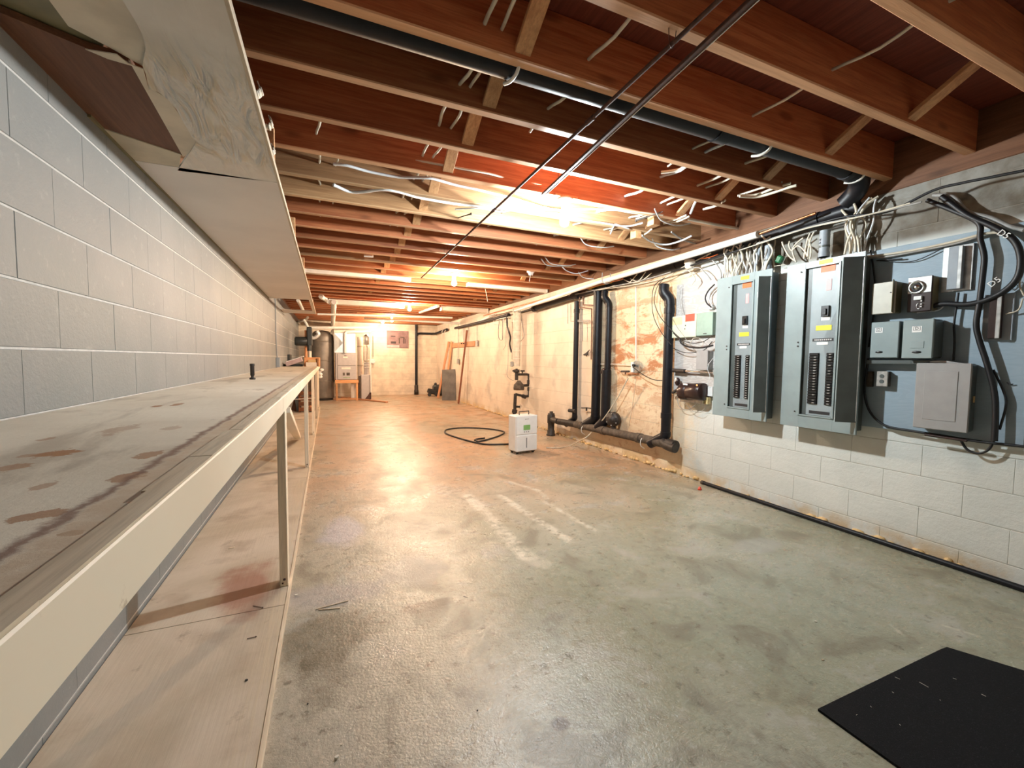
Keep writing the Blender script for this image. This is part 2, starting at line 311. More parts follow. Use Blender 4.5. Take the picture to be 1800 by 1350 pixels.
# ------------------------------------------------------------------ mesh helpers
class MB:
    def __init__(s): s.v = []; s.f = []; s.sm = []
    def _add(s, vs, fs, smooth=False):
        o = len(s.v); s.v += [Vector(q) for q in vs]; s.f += [[i + o for i in q] for q in fs]; s.sm += [smooth] * len(fs)
    def box(s, x0, x1, y0, y1, z0, z1, b=0.0):
        s.obox(((x0 + x1) / 2, (y0 + y1) / 2, (z0 + z1) / 2), (abs(x1 - x0), abs(y1 - y0), abs(z1 - z0)), None, b); return s
    def obox(s, c, d, R=None, b=0.0):
        c = Vector(c); h = Vector(d) / 2; R = R or Matrix.Identity(3)
        if b <= 0:
            vs = [Vector((i * h.x, j * h.y, l * h.z)) for i in (-1, 1) for j in (-1, 1) for l in (-1, 1)]
            fs = [(0, 1, 3, 2), (4, 6, 7, 5), (0, 4, 5, 1), (2, 3, 7, 6), (0, 2, 6, 4), (1, 5, 7, 3)]
        else:
            b = min(b, h.x * .9, h.y * .9, h.z * .9); vs = []; ix = {}
            for i in (-1, 1):
                for j in (-1, 1):
                    for l in (-1, 1):
                        for ax in range(3):
                            q = [i * (h.x - b), j * (h.y - b), l * (h.z - b)]; q[ax] += (i, j, l)[ax] * b
                            ix[(i, j, l, ax)] = len(vs); vs.append(Vector(q))
            fs = []
            for ax in range(3):
                o = [a for a in range(3) if a != ax]
                for sg in (-1, 1):
                    q = []
                    for (p_, q_) in ((-1, -1), (1, -1), (1, 1), (-1, 1)):
                        t = [0, 0, 0]; t[ax] = sg; t[o[0]] = p_; t[o[1]] = q_; q.append(ix[(*t, ax)])
                    if (sg < 0) ^ (ax == 1): q = q[::-1]
                    fs.append(q)
                for p_ in (-1, 1):
                    for q_ in (-1, 1):
                        t0 = [0, 0, 0]; t0[o[0]] = p_; t0[o[1]] = q_; t1 = list(t0); t0[ax] = -1; t1[ax] = 1
                        q = [ix[(*t0, o[0])], ix[(*t1, o[0])], ix[(*t1, o[1])], ix[(*t0, o[1])]]
                        if (p_ * q_ > 0) ^ (ax == 1): q = q[::-1]
                        fs.append(q)
            for i in (-1, 1):
                for j in (-1, 1):
                    for l in (-1, 1):
                        q = [ix[(i, j, l, a)] for a in range(3)]
                        if i * j * l < 0: q = q[::-1]
                        fs.append(q)
        s._add([c + R @ q for q in vs], fs); return s
    def tube(s, pts, r, n=8, caps=True, radii=None):
        pts = [Vector(p) for p in pts]; rings = []; up = None
        for i, p in enumerate(pts):
            t = (pts[min(i + 1, len(pts) - 1)] - pts[max(i - 1, 0)])
            t = t.normalized() if t.length > 1e-9 else Vector((0, 0, 1))
            if up is None: up = Vector((0, 0, 1)) if abs(t.z) < .9 else Vector((1, 0, 0))
            a = t.cross(up); a = a.normalized() if a.length > 1e-6 else t.orthogonal().normalized(); b = a.cross(t).normalized(); up = b
            rr = radii[i] if radii else r
            rings.append([p + (a * math.cos(2 * math.pi * q / n) + b * math.sin(2 * math.pi * q / n)) * rr for q in range(n)])
        vs = [v for R_ in rings for v in R_]; fs = []
        for i in range(len(rings) - 1):
            for q in range(n): fs.append((i * n + q, i * n + (q + 1) % n, (i + 1) * n + (q + 1) % n, (i + 1) * n + q))
        s._add(vs, fs, True)
        if caps:
            s._add(rings[0], [tuple(range(n))[::-1]]); s._add(rings[-1], [tuple(range(n))])
        return s
    def cyl(s, a, b, r, n=16, r2=None):
        return s.tube([a, b], r, n, True, [r, r if r2 is None else r2])
    def lathe(s, prof, o, axis=(0, 0, 1), n=20):
        """profile [(radius, height)] about an axis through o"""
        ax = Vector(axis).normalized(); a = ax.orthogonal().normalized(); b = ax.cross(a); o = Vector(o)
        vs = []; fs = []
        for r, h in prof:
            for q in range(n):
                t = 2 * math.pi * q / n; vs.append(o + ax * h + (a * math.cos(t) + b * math.sin(t)) * max(r, 1e-4))
        for i in range(len(prof) - 1):
            for q in range(n): fs.append((i * n + q, i * n + (q + 1) % n, (i + 1) * n + (q + 1) % n, (i + 1) * n + q))
        s._add(vs, fs, True); return s
    def prism(s, pts, ext):
        pts = [Vector(p) for p in pts]; e = Vector(ext); n = len(pts)
        s._add(pts + [p + e for p in pts], [tuple(range(n)), tuple(range(n, 2 * n))[::-1]] + [(i, i + n, (i + 1) % n + n, (i + 1) % n) for i in range(n)]); return s
    def sphere(s, c, r, n=16, m=10, sx=1, sy=1, sz=1):
        c = Vector(c); vs = []; fs = []
        for i in range(m + 1):
            p_ = math.pi * i / m
            for q in range(n):
                t = 2 * math.pi * q / n; vs.append(c + Vector((math.sin(p_) * math.cos(t) * r * sx, math.sin(p_) * math.sin(t) * r * sy, -math.cos(p_) * r * sz)))
        for i in range(m):
            for q in range(n): fs.append((i * n + q, i * n + (q + 1) % n, (i + 1) * n + (q + 1) % n, (i + 1) * n + q))
        s._add(vs, fs, True); return s
    def build(s, name, mat, parent=None, label=None, cat=None, group=None, kind=None):
        vs = s.v
        if parent is not None: org = Vector(parent.get('_o', (0, 0, 0)))
        else:
            xs = [q.x for q in vs]; ys = [q.y for q in vs]
            org = Vector(((min(xs) + max(xs)) / 2, (min(ys) + max(ys)) / 2, min(q.z for q in vs))) if kind != 'structure' else Vector((0, 0, 0))
        me = D.meshes.new(name); me.from_pydata([tuple(q - org) for q in vs], [], s.f); me.update()
        me.polygons.foreach_set('use_smooth', s.sm)
        import bmesh as bm_
        b = bm_.new(); b.from_mesh(me); bm_.ops.recalc_face_normals(b, faces=b.faces); b.to_mesh(me); b.free()
        me.materials.append(M[mat] if isinstance(mat, str) else mat)
        o = D.objects.new(name, me); C.objects.link(o)
        if parent is not None:
            o.parent = parent; o['_o'] = tuple(org)
        else: o.location = org; o['_o'] = tuple(org)
        if label: o['label'] = label
        if cat: o['category'] = cat
        if group: o['group'] = group
        if kind: o['kind'] = kind
        return o
def thing(name, loc, label, cat, group=None):
    o = D.objects.new(name, None); C.objects.link(o); o.location = loc; o['_o'] = tuple(loc); o.empty_display_size = .1
    o['label'] = label; o['category'] = cat
    if group: o['group'] = group
    return o
def smooth(pts, k=5):
    pts = [Vector(p) for p in pts]
    if len(pts) < 3: return pts
    e = [pts[0] * 2 - pts[1]] + pts + [pts[-1] * 2 - pts[-2]]; out = []
    for i in range(1, len(e) - 2):
        a, b, c, d = e[i - 1], e[i], e[i + 1], e[i + 2]
        for j in range(k):
            t = j / k; out.append(.5 * ((2 * b) + (c - a) * t + (2 * a - 5 * b + 4 * c - d) * t * t + (3 * b - a - 3 * c + d) * t ** 3))
    return out + [pts[-1]]
def cable(pts, r, mat, name, label, cat='cable', group=None, parent=None, n=6, k=5):
    m = MB().tube(smooth(pts, k), r, n)
    return m.build(name, mat, parent, None if parent else label, None if parent else cat, group)
def px(lst, **k): return [P(a, b, **k) for a, b in lst]
def text_mesh(body, size, mat, name, parent, loc, R, extrude=.0006):
    cu = D.curves.new(name, 'FONT'); cu.body = body; cu.size = size; cu.extrude = extrude; cu.align_x = 'CENTER'; cu.align_y = 'CENTER'; cu.resolution_u = 2
    t = D.objects.new(name, cu); C.objects.link(t)
    dg = bpy.context.evaluated_depsgraph_get(); me = D.meshes.new_from_object(t.evaluated_get(dg)); D.objects.remove(t); D.curves.remove(cu)
    org = Vector(parent.get('_o', (0, 0, 0))); me.transform(Matrix.Translation(Vector(loc) - org) @ R.to_4x4())
    me.materials.clear(); me.materials.append(M[mat]); o = D.objects.new(name, me); C.objects.link(o); o.parent = parent; return o
RW = Matrix(((0, 0, -1), (-1, 0, 0), (0, 1, 0)))          # text on a face that looks along -X
RF = Matrix(((1, 0, 0), (0, 0, -1), (0, 1, 0)))           # text on a face that looks along -Y

XL, XR, YF, YB = -.84, 3.54, 14.9, -1.7
def zc(y): return 2.515 - .006 * y

# ================================================================== SETTING
MB().box(XL - .25, XR + .25, YB - .2, YF + .2, -.12, 0).build('floor', 'floor', kind='structure')
def block_wall(name, axis, face, sgn, u0, u1, z0, ztop, course, uoff, matb, matm, lim_u, limit=300, gv=.0008, g=.0024, rec=.0022):
    """block wall whose face lies on axis=face; blocks stand 4 mm proud of the mortar"""
    base = MB(); t = .2
    a, b = (face + sgn * rec, face + sgn * t)
    if axis == 'x': base.box(min(a, b), max(a, b), u0, u1, 0, ztop)
    else: base.box(u0, u1, min(a, b), max(a, b), 0, ztop)
    wl = base.build(name, matm, kind='structure')
    zs = [z0 + course * i for i in range(-14, 16)]; zs = [q for q in zs if 0.02 < q < ztop - .02]; zs = [0.0] + zs + [ztop]
    cnt = 0; rest = MB(); cache = {}
    L = .4064
    for r in range(len(zs) - 1):
        za, zb = zs[r] + g, zs[r + 1] - g
        odd = round((zs[r + 1] - z0) / course) % 2
        u = u0 - ((u0 - uoff - odd * L / 2) % L)
        while u < u1:
            ua, ub = max(u, u0) + gv, min(u + L, u1) - gv; u += L
            if ub - ua < .04: continue
            d = random.uniform(-.0004, .0004)
            if ua > lim_u or cnt >= limit:
                if axis == 'x': rest.box(face - sgn * d, face + sgn * .03, ua, ub, za, zb)
                else: rest.box(ua, ub, face - sgn * d, face + sgn * .03, za, zb)
                continue
            key = (round(ub - ua, 3), round(zb - za, 3))
            if key not in cache:
                m = MB()
                if axis == 'x': m.obox((sgn * .015, 0, 0), (.03, key[0], key[1]), None, .0018)
                else: m.obox((0, sgn * .015, 0), (key[0], .03, key[1]), None, .0018)
                me = D.meshes.new('brick'); me.from_pydata([tuple(q) for q in m.v], [], m.f); me.materials.append(M[matb]); cache[key] = me
            o = D.objects.new('brick', cache[key]); C.objects.link(o); o.parent = wl; cnt += 1
            if axis == 'x': o.location = (face - sgn * d, (ua + ub) / 2, (za + zb) / 2)
            else: o.location = ((ua + ub) / 2, face - sgn * d, (za + zb) / 2)
    if rest.v: rest.build('distant_bricks', matb, wl, kind='stuff')
    return wl
wl = block_wall('wall_left', 'x', XL, -1, YB, YF, 1.263, 2.42, .2032, .12, 'leftblock', 'leftmortar', 7.3, g=.0036, gv=.0002)
wr = block_wall('wall_right', 'x', XR, 1, YB, YF, .517, 2.42, .2032, 1.235, 'rightblock', 'rightmortar', 8.2)
wf = block_wall('wall_far', 'y', YF, 1, XL - .2, XR + .2, .517, 2.42, .2032, .1, 'farblock', 'farmortar', 99)
wb = block_wall('wall_back', 'y', YB, -1, XL - .2, XR + .2, .517, 2.42, .2032, .1, 'rightblock', 'rightmortar', -99)
# timber plates on top of the side walls
MB().box(XL - .2, XL + .0, YB, YF, 2.42, 2.75, .004).build('trim_1', 'plate', kind='structure')
MB().box(XR - .0, XR + .2, YB, YF, 2.42, 2.75, .004).build('trim_2', 'plate', kind='structure')
MB().box(XL, XR, YF, YF + .1, 2.42, 2.75).build('trim_3', 'plate', kind='structure')
# ceiling: subfloor boards, joists, bridging
cl = MB().box(XL - .2, XR + .2, YB, YF + .1, 2.75, 2.79).build('ceiling', 'ply', kind='structure')
JY = [.881 + .4055 * q for q in range(-6, 35)]; TJ = .054
for i, y in enumerate(JY):
    z = zc(y); pale = 3.2 < y < 3.8 or 5.7 < y < 6.0
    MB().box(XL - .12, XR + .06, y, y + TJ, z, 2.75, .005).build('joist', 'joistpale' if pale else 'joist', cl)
for i, y in enumerate(JY[:-1]):          # diagonal bridging: foot on the far joist, head against the subfloor at the near joist
    for j, (x0, wd) in enumerate(((.73, .072), (2.80, .075))):
        if (j == 0 and y > 6.5 and i % 3) or (j == 1 and y > 5.0 and i % 3): continue
        xx = x0 + (random.uniform(-.02, .02) if y > 1.8 else 0)
        a = Vector((xx + wd / 2, y + .4055 - .004, zc(y) + .035)); b = Vector((xx + wd / 2, y + TJ + .008, 2.735))
        d = b - a; R = Matrix((Vector((1, 0, 0)), d.normalized().cross(Vector((1, 0, 0))) * -1, d.normalized())).transposed()
        if R.determinant() < 0: R = Matrix((Vector((1, 0, 0)), d.normalized().cross(Vector((1, 0, 0))), d.normalized())).transposed()
        MB().obox((a + b) / 2, (wd, .022, d.length + .03), R, .002).build('bridging_brace', 'block', cl)

# ================================================================== LIGHT BULBS
def bulb(i, pos, colr, st, label):
    x, y, z = pos; top = zc(y) if i < 4 else 2.40
    t = thing('ceiling_lamp', (x, y, z - .05), label, 'lamp', None)
    MB().lathe([(.0, 2 * .0), (.058, 0), (.062, .008), (.055, .02), (.038, .028), (.030, .036), (.026, .05), (.024, .078), (.0, .080)], (x, y, top), (0, 0, -1), 24).build('lampholder', 'glass', t)
    if i == 0:
        MB().box(x - .1, x + .1, y - .03, y + .03, top, top + .02, .003).build('mounting_board', 'block', t)
    k = NT('lit_bulb'); em = k.n('ShaderNodeEmission'); em.inputs[0].default_value = (*colr, 1); em.inputs[1].default_value = st
    k.t.links.new(em.outputs[0], k.t.nodes['Material Output'].inputs[0])
    zt = top - .072 - z
    MB().lathe([(.0, -.036), (.014, -.033), (.026, -.025), (.034, -.011), (.036, 0), (.034, .012), (.026, .027), (.018, .040), (.015, max(.05, zt)), (0, max(.052, zt + .002))], (x, y, z), (0, 0, 1), 16).build('bulb', k.m, t)
bl = ['lit bare bulb nearest the camera, cool white, below the joists', 'lit bare warm bulb between the two thin cream light fixtures',
      'lit bare warm bulb between the two broad cream light fixtures', 'lit bare warm bulb, second from the far wall', 'lit bare warm bulb closest to the far wall and furnace']
for i, (a, b) in enumerate(zip(BULBS, bl)): bulb(i, *a, b)

# ================================================================== WORK BENCH
ben = thing('workbench', (-.5, 5, 0), 'long built-in wooden workbench along the grey block wall, cream front board', 'workbench')
yb0, yb1 = -1.2, 11.5
MB().box(XL + .002, -.211, yb0, yb1, 1.035, 1.06, .003).build('worktop', 'benchtop', ben)
for a, b in ((yb0, 2.145), (2.15, 6.9), (6.905, yb1)):
    MB().box(-.209, -.189, a, b, .993, 1.066, .002).build('fascia_board', 'fascia', ben)
# raised splintered edge strip on top of the front board
m = MB(); y = yb0; 
while y < yb1:
    l = random.uniform(.12, .5); m.box(-.223 + random.uniform(-.004, .004), -.1905 + random.uniform(-.002, .0), y, min(y + l, yb1), 1.0662, 1.069 + random.uniform(0, .0015)); y += l
m.build('edge_strip', 'edge', ben)
for ly in (2.50, 5.17, 7.40, 9.3, 11.1):
    MB().box(-.252, -.212, ly, ly + .085, .02, 1.035, .002).build('leg', 'leg', ben)
    m = MB(); m.cyl((-.232, ly - .001, .06), (-.226, ly - .005, .06), .006, 8); m.cyl((-.240, ly - .001, .04), (-.235, ly - .004, .04), .004, 8); m.build('bolt', 'rust', ben)
    MB().box(XL + .003, -.252, ly + .02, ly + .058, .945, 1.035, .002).build('bearer', 'leg', ben)
MB().box(XL + .003, XL + .04, yb0, yb1, .93, 1.034).build('wall_rail', 'leg', ben)
pl = thing('floor_platform', (-.5, 5, 0), 'stained plywood platform lying on the floor under the workbench', 'platform')
for a, b in ((-1.3, 2.31), (2.314, 4.75), (4.754, 7.19), (7.194, 11.6)):
    MB().box(XL + .003, -.212, a, b, 0.0, .02, .001).build('plywood_sheet', 'platform', pl)
MB().box(-.212, -.198, -1.3, 11.6, 0.0, .024, .001).build('edge_strip', 'edge', pl)
# leaning white offcut
A = P(523, 772, Z=.03); B = P(499, 728, X=-.3)
dv = (B - A); L = dv.length; ez = dv.normalized(); ex = Vector((1, 0, 0)); ex = (ex - ez * ex.dot(ez)).normalized(); ey = ez.cross(ex)
R = Matrix((ex, ey, ez)).transposed()
MB().obox((A + B) / 2 + Vector((0, .0, .03)), (.085, .045, L), R, .002).build('plank_offcut', 'fascia', None, 'short white painted plank leaning diagonally under the workbench behind its front leg', 'plank')

# things on the bench
c = P(444, 667, Z=1.06)
t = thing('pipe_stub', c, 'small dark upright pipe stub standing alone on the workbench', 'pipe')
MB().lathe([(0, 0), (.022, 0), (.023, .012), (.012, .018), (.012, .03), (.016, .034), (.016, .11), (.018, .115), (.018, .13), (0, .131)], c, (0, 0, 1), 14).build('stub_body', 'cast', t)
c = P(481, 645, Z=1.06)
t = thing('outlet_box', (XL, c.y, 1.06), 'grey outlet box on the left wall at the far end of the workbench', 'outlet')
bx_ = P(489, 640, X=XL + .03)
MB().box(XL + .001, XL + .06, bx_.y - .05, bx_.y + .05, 1.07, 1.24, .004).build('box_body', 'conduit', t)
cable([(XL + .02, bx_.y, 1.24), (XL + .012, bx_.y, 1.35), (XL + .012, bx_.y - .06, 1.6), (XL + .012, bx_.y - .06, 2.3)], .009, 'conduit', 'conduit', None, parent=t)
by = 9.7
def bpx(x, y, yy=by): return P(x, y, Y=yy)
# picture-frame like black panel and pale switch plate on the wall
a = P(505, 624, X=XL); b = P(511, 636, X=XL)
MB().box(XL + .001, XL + .05, a.y, a.y + .55, P(505, 632, X=XL).z - .05, P(505, 623, X=XL).z, .003).build('dark_wall_panel', 'darkplastic', None, 'small black panel standing against the left wall beyond the outlet box', 'panel')
# carton with pink print, leaning
t = thing('carton', (-.62, by, 1.06), 'faded pink and white carton lying tilted on the workbench', 'carton')
A = bpx(503, 642); B = bpx(531, 633); dv = B - A; ang = math.atan2(dv.z, dv.x); R = Matrix.Rotation(-ang, 3, 'Y')
MB().obox((A + B) / 2 + Vector((0, 0, .02)), (dv.length, .2, .09), R, .004).build('carton_body', 'lilac', t)
MB().obox((A + B) / 2 + Vector((.02, 0, .075)), (dv.length * 1.08, .21, .014), R, .002).build('lid', 'white', t)
A = bpx(496, 642); B = bpx(532, 641)
MB().box(A.x, B.x, by + .12, by + .3, 1.06, 1.11, .01).build('tool_tray', 'darkplastic', None, 'low dark tool tray on the workbench under the tilted carton', 'tray')
# yellow wooden brush block and box
A = bpx(538, 645); B = bpx(557, 645)
t = thing('wooden_box', ((A.x + B.x) / 2, by, 1.06), 'pale yellow wooden box at the far front corner of the workbench', 'box')
MB().box(A.x, B.x, by - .1, by + .12, 1.06, 1.15, .006).build('box_body', 'fixture', t)
MB().box(A.x + .04, B.x - .01, by - .08, by + .1, 1.15, 1.205, .006).build('brush_block', 'brush', t)
MB().box(B.x + .01, B.x + .05, by - .1, by + .14, 1.06, 1.24, .004).build('upright', 'stand', t)
MB().box(A.x - .04, B.x + .06, by + .13, by + .16, 1.06, 1.25, .004).build('back_board', 'stand', t)
# white rag hanging at corner
m = MB(); c = P(562, 650, Y=11.3)
for q in range(6): m.sphere((c.x + random.uniform(-.03, .06), c.y + random.uniform(-.05, .05), c.z - q * .035), .05, 10, 6, sz=.7)
m.build('white_rag', 'white', None, 'crumpled white rag hanging off the far end of the workbench', 'rag')
# drill press at bench end : black head, pink column
t = thing('drill_press', (-.55, 10.8, 1.06), 'black bench drill press with round motor at the far end of the workbench', 'drill press')
yy = 10.8
def q(x, y): return P(x, y, Y=yy)
a = q(518, 597); b = q(541, 597)
rm = abs(q(530, 592).z - q(530, 608).z) / 2
MB().lathe([(0, 0), (rm * .8, 0), (rm, .03), (rm, (b - a).length - .03), (rm * .8, (b - a).length), (0, (b - a).length)], (a.x, yy, (q(530, 600)).z), (1, 0, 0), 22).build('motor', 'darkplastic', t)
a = q(541, 575); b = q(541, 608); MB().box(a.x - .02, a.x + .09, yy - .1, yy + .16, b.z, a.z, .02).build('head', 'darkplastic', t)
a = q(544, 604); b = q(544, 617); MB().cyl((a.x, yy - .05, a.z), (b.x, yy - .05, b.z), .05, 14).build('chuck', 'darkplastic', t)
a = q(545, 617); b = q(545, 632); MB().cyl((a.x, yy - .05, a.z), (a.x, yy - .05, 1.15), .032, 12).build('spindle_sleeve', 'fixture', t)
a = q(537, 580); MB().cyl((a.x, yy + .1, 1.06), (a.x, yy + .1, a.z), .028, 14).build('column', 'lumber', t)
MB().box(a.x - .12, a.x + .16, yy - .15, yy + .22, 1.06, 1.09, .006).build('base', 'dusty', t)
cable([q(541, 575), q(538, 568), q(534, 562)], .03, 'pvc', 'belt_guard_rod', None, parent=t)

# under the bench, far end
for i, (x1, y1, x2, y2, r_, mt, lb) in enumerate([(516, 722, 522, 700, .05, 'darkboard', 'dark board leaning upright under the far part of the workbench'), (526, 722, 523, 700, .04, 'conduit', 'grey metal strip leaning under the far part of the workbench')]):
    A = P(x1, y1, Z=.03); B = P(x2, y2, Y=A.y)
    B = A + (B - A) * 1.6
    dv = B - A; ez = dv.normalized(); R = Matrix((Vector((0, 1, 0)).cross(ez), Vector((0, 1, 0)), ez)).transposed()
    MB().obox((A + B) / 2, (.11, .02, dv.length), R, .002).build('leaning_board', mt, None, lb, 'board')
t = thing('tool_crate', (-.45, 10.6, .02), 'dark slatted crate on the platform under the far end of the workbench', 'crate')
for zz in (.05, .17, .29, .41): MB().box(-.62, -.3, 10.5, 10.52, zz, zz + .08, .003).build('slat', 'darkboard', t)
for xx in (-.62, -.33): MB().box(xx, xx + .03, 10.52, 10.9, .02, .5, .003).build('post', 'darkboard', t)
cable([(XL + .05, 10.0, .36), (-.5, 10.1, .36), (-.25, 10.15, .37)], .007, 'pvc', 'shelf_rod', 'thin pale rod across the back under the far workbench', 'rod', k=2)
c = P(546, 714, Z=.05); MB().sphere(c, .045, 14, 10).build('ball', 'lumber', None, 'small orange brown ball under the far end of the workbench', 'ball')

# litter on the platform and floor
def litter(pxy, z, l, wd, ang, mat, label, cat='debris', h=.004):
    c = P(*pxy, Z=z + .001); R = Matrix.Rotation(ang, 3, 'Z')
    m = MB(); n = 7; pts = []
    for q_ in range(n):
        t = 2 * math.pi * q_ / n; pts.append(Vector((c.x, c.y, z)) + R @ Vector((l / 2 * math.cos(t) * random.uniform(.75, 1.1), wd / 2 * math.sin(t) * random.uniform(.75, 1.1), 0)))
    m.prism(pts, (0, 0, h)); m.build({'nail': 'nail', 'splinter': 'splinter'}.get(cat, 'debris_chip'), mat, None, label, cat)
litter((408, 963), .02, .045, .02, .3, 'edge', 'pale wood chip on the platform behind the front leg')
litter((433, 1196), .02, .011, .009, 0, 'ink', 'small black blob on the platform near its front edge')
litter((592, 1333), 0, .014, .01, .5, 'chip', 'white crumb on the concrete at the bottom edge of the picture', h=.008)
litter((600, 1310), 0, .006, .004, .5, 'chip', 'tiny white crumb beside the bigger crumb on the near floor', h=.004)
litter((521, 1046), 0, .02, .012, .5, 'chip', 'white flake on the floor just right of the platform edge')
litter((839, 1249), 0, .007, .006, .5, 'ink', 'tiny black speck on the near concrete floor', h=.003)
litter((541, 1237), 0, .007, .006, .5, 'ink', 'tiny dark pebble on the floor close to the platform edge', h=.003)
litter((1434, 1093), 0, .014, .007, -.5, 'chip', 'small white flake on the floor left of the black mat')
litter((1446, 1160), 0, .014, .004, -.5, 'edge', 'thin yellowish splinter on the floor by the black mat')
litter((818, 1049), 0, .03, .006, 2.3, 'ink', 'thin dark mark-like splinter on the mid floor', h=.001)
for i, (a, b) in enumerate((((555, 1071), (612, 1056)), ((560, 1072), (598, 1069)))):
    cable([P(*a, Z=.003), P(*b, Z=.003)], .0028, 'edge', 'splinter', ('longer', 'shorter')[i] + ' pale splinter of wood on the floor right of the platform', 'splinter')
for i, (a, b, lb) in enumerate((((434, 1123), (450, 1119), 'dark nail lying on the platform below the front leg'), ((445, 1065), (462, 1068), 'bent dark nail on the platform left of the front leg'))):
    t = thing('nail', P(*a, Z=.02), lb, 'nail')
    MB().cyl(P(*a, Z=.023), P(*b, Z=.023), .0016, 6).build('shank', 'rust', t)
    MB().sphere(P(*b, Z=.024), .003, 8, 6).build('head', 'rust', t)
c = P(1230, 859, Z=.012)
t = thing('bottle_top', (c.x, c.y, 0), 'small red plastic cap on the floor in front of the black pipe end', 'cap')
MB().lathe([(.0, 0), (.018, 0), (.018, .015), (.011, .018), (.011, .03), (0, .03)], (c.x, c.y, 0), (0, 0, 1), 12).build('cap_body', 'redplastic', t)

# ================================================================== SOFFIT
ZS = 2.165
so = thing('soffit', (-.5, 4, ZS), 'low plasterboard soffit hung over the workbench, torn open at its near end', 'soffit')
def sp(lst, z=ZS): return [P(a, b, Z=z) for a, b in lst]
XE = -.236
sheet = sp([(345, 250), (337, 240), (322, 214), (310, 192), (296, 176), (280, 163), (262, 156), (256, 130), (250, 115), (256, 86), (250, 60), (236, 34), (215, 0)])
far_seam = 2.60
m = MB(); ptsA = [Vector((XE, far_seam + .0, ZS)), Vector((XE, .9, ZS)), Vector((-.50, .9, ZS))] + sheet[::-1] + sp([(336, 265), (312, 300)])
m.prism(ptsA, (0, 0, .013)); m.build('torn_panel', 'plaster', so)
m = MB().prism(sp([(155, 218), (318, 272), (314, 302), (208, 276), (166, 247)], ZS + .002), (0, 0, .02)); m.build('batten', 'cream', so)
m = MB().prism(sp([(0, 22), (80, 55), (150, 84), (228, 108), (322, 273), (240, 247), (155, 218), (70, 140), (0, 78)], ZS + .006), (0, 0, .02)); m.build('exposed_board', 'darkboard', so)
m = MB().prism(sp([(214, -4), (236, 34), (250, 60), (256, 86), (250, 116), (190, 82), (120, 46), (86, 0)], ZS + .012), (0, 0, .004)); m.build('loose_panel', 'torn', so)
m = MB().prism(sp([(226, 106), (262, 154), (296, 174), (322, 212), (347, 250), (338, 266), (322, 276)], ZS + .004), (0, 0, .003)); m.build('bared_gypsum', 'torn', so)
m = MB().prism(sp([(150, 87), (190, 104), (232, 116), (262, 160), (252, 122), (225, 112), (205, 96)], ZS - .002), (0, 0, .003)); m.build('torn_flap', 'torn', so)
m = MB().prism(sp([(-40, -20), (86, -4), (120, 46), (182, 78), (180, 96), (80, 66), (0, 30), (-60, 5)], ZS + .03), (0, 0, .01)); m.build('brown_backing', 'olive', so)
m = MB().prism(sp([(0, 78), (70, 140), (155, 218), (166, 247), (190, 268), (150, 240), (80, 165), (0, 95)], ZS + .015), (0, 0, .01)); m.build('brown_backing', 'olive', so)
m = MB().prism([Vector((XE, far_seam + .004, ZS)), Vector((XL + .012, far_seam + .004, ZS)), Vector((XL + .012, 7.62, ZS)), Vector((XE, 7.55, ZS))], (0, 0, .013)); m.build('panel', 'plasterfar', so)
MB().box(XL + .001, XL + .012, 2.2, 7.62, ZS - .004, ZS + .03).build('gap_shadow_strip', 'olive', so)  # brown strip standing in for the shadow gap along the wall
m = MB().prism([Vector((XE, 9.35, ZS)), Vector((XL + .01, 9.35, ZS)), Vector((XL + .01, 9.95, ZS)), Vector((XE, 9.95, ZS))], (0, 0, .013)); m.build('panel', 'plasterfar', so)
for a, b, z0, mt in ((.9, 10.0, ZS - .002, 'edge'),): MB().box(XE, XE + .012, a, b, z0, z0 + .028, .001).build('edge_trim', mt, so)
MB().box(XE - .04, XE, 7.55, 9.35, ZS, ZS + .04, .003).build('side_batten', 'fixture', so)
for hy in (1.3, 2.7, 4.3, 5.9, 7.5, 9.6): MB().box(XE - .06, XE - .02, hy, hy + .04, ZS + .013, zc(hy), .002).build('hanger', 'block', so)
# little curls of paper / foil at the soffit edge
for i, (a, b, lb) in enumerate((((470, 214), (478, 190), 'curled cream insulation scrap poking out above the torn soffit edge'), ((475, 262), (480, 252), 'small pale paper scrap poking out above the soffit edge'), ((450, 155), (452, 135), 'tan paper scrap poking out above the soffit edge nearest the camera'))):
    A = P(*a, Z=2.26); m = MB()
    pts = [A + Vector((-.06, 0, .0)), A + Vector((-.01, .005, -.012)), A + Vector((.012, .012, .01)), A + Vector((.004, .02, .04))]
    pts = smooth(pts, 4)
    for j in range(len(pts) - 1): m._add([pts[j], pts[j + 1], pts[j + 1] + Vector((0, .07, .01)), pts[j] + Vector((0, .07, .01))], [(0, 1, 2, 3)], True)
    o = m.build('insulation_scrap', 'insul', None, lb, 'insulation')
    md = o.modifiers.new('s', 'SOLIDIFY'); md.thickness = .004
# bracket pipe beyond the soffit
cable(px([(524, 528), (533, 546)], Z=2.3), .035, 'pvc', 'vent_pipe', 'short white pipe rising into the dark bay past the soffit end', 'pipe', k=1)
cable([P(541, 558, Z=2.3), P(537, 562, Z=2.3), P(524, 566, Z=2.3), P(534, 577, Z=2.3)], .035, 'pvc', 'vent_pipe', 'white zigzag pipe under the joists near the drill press', 'pipe', k=1)

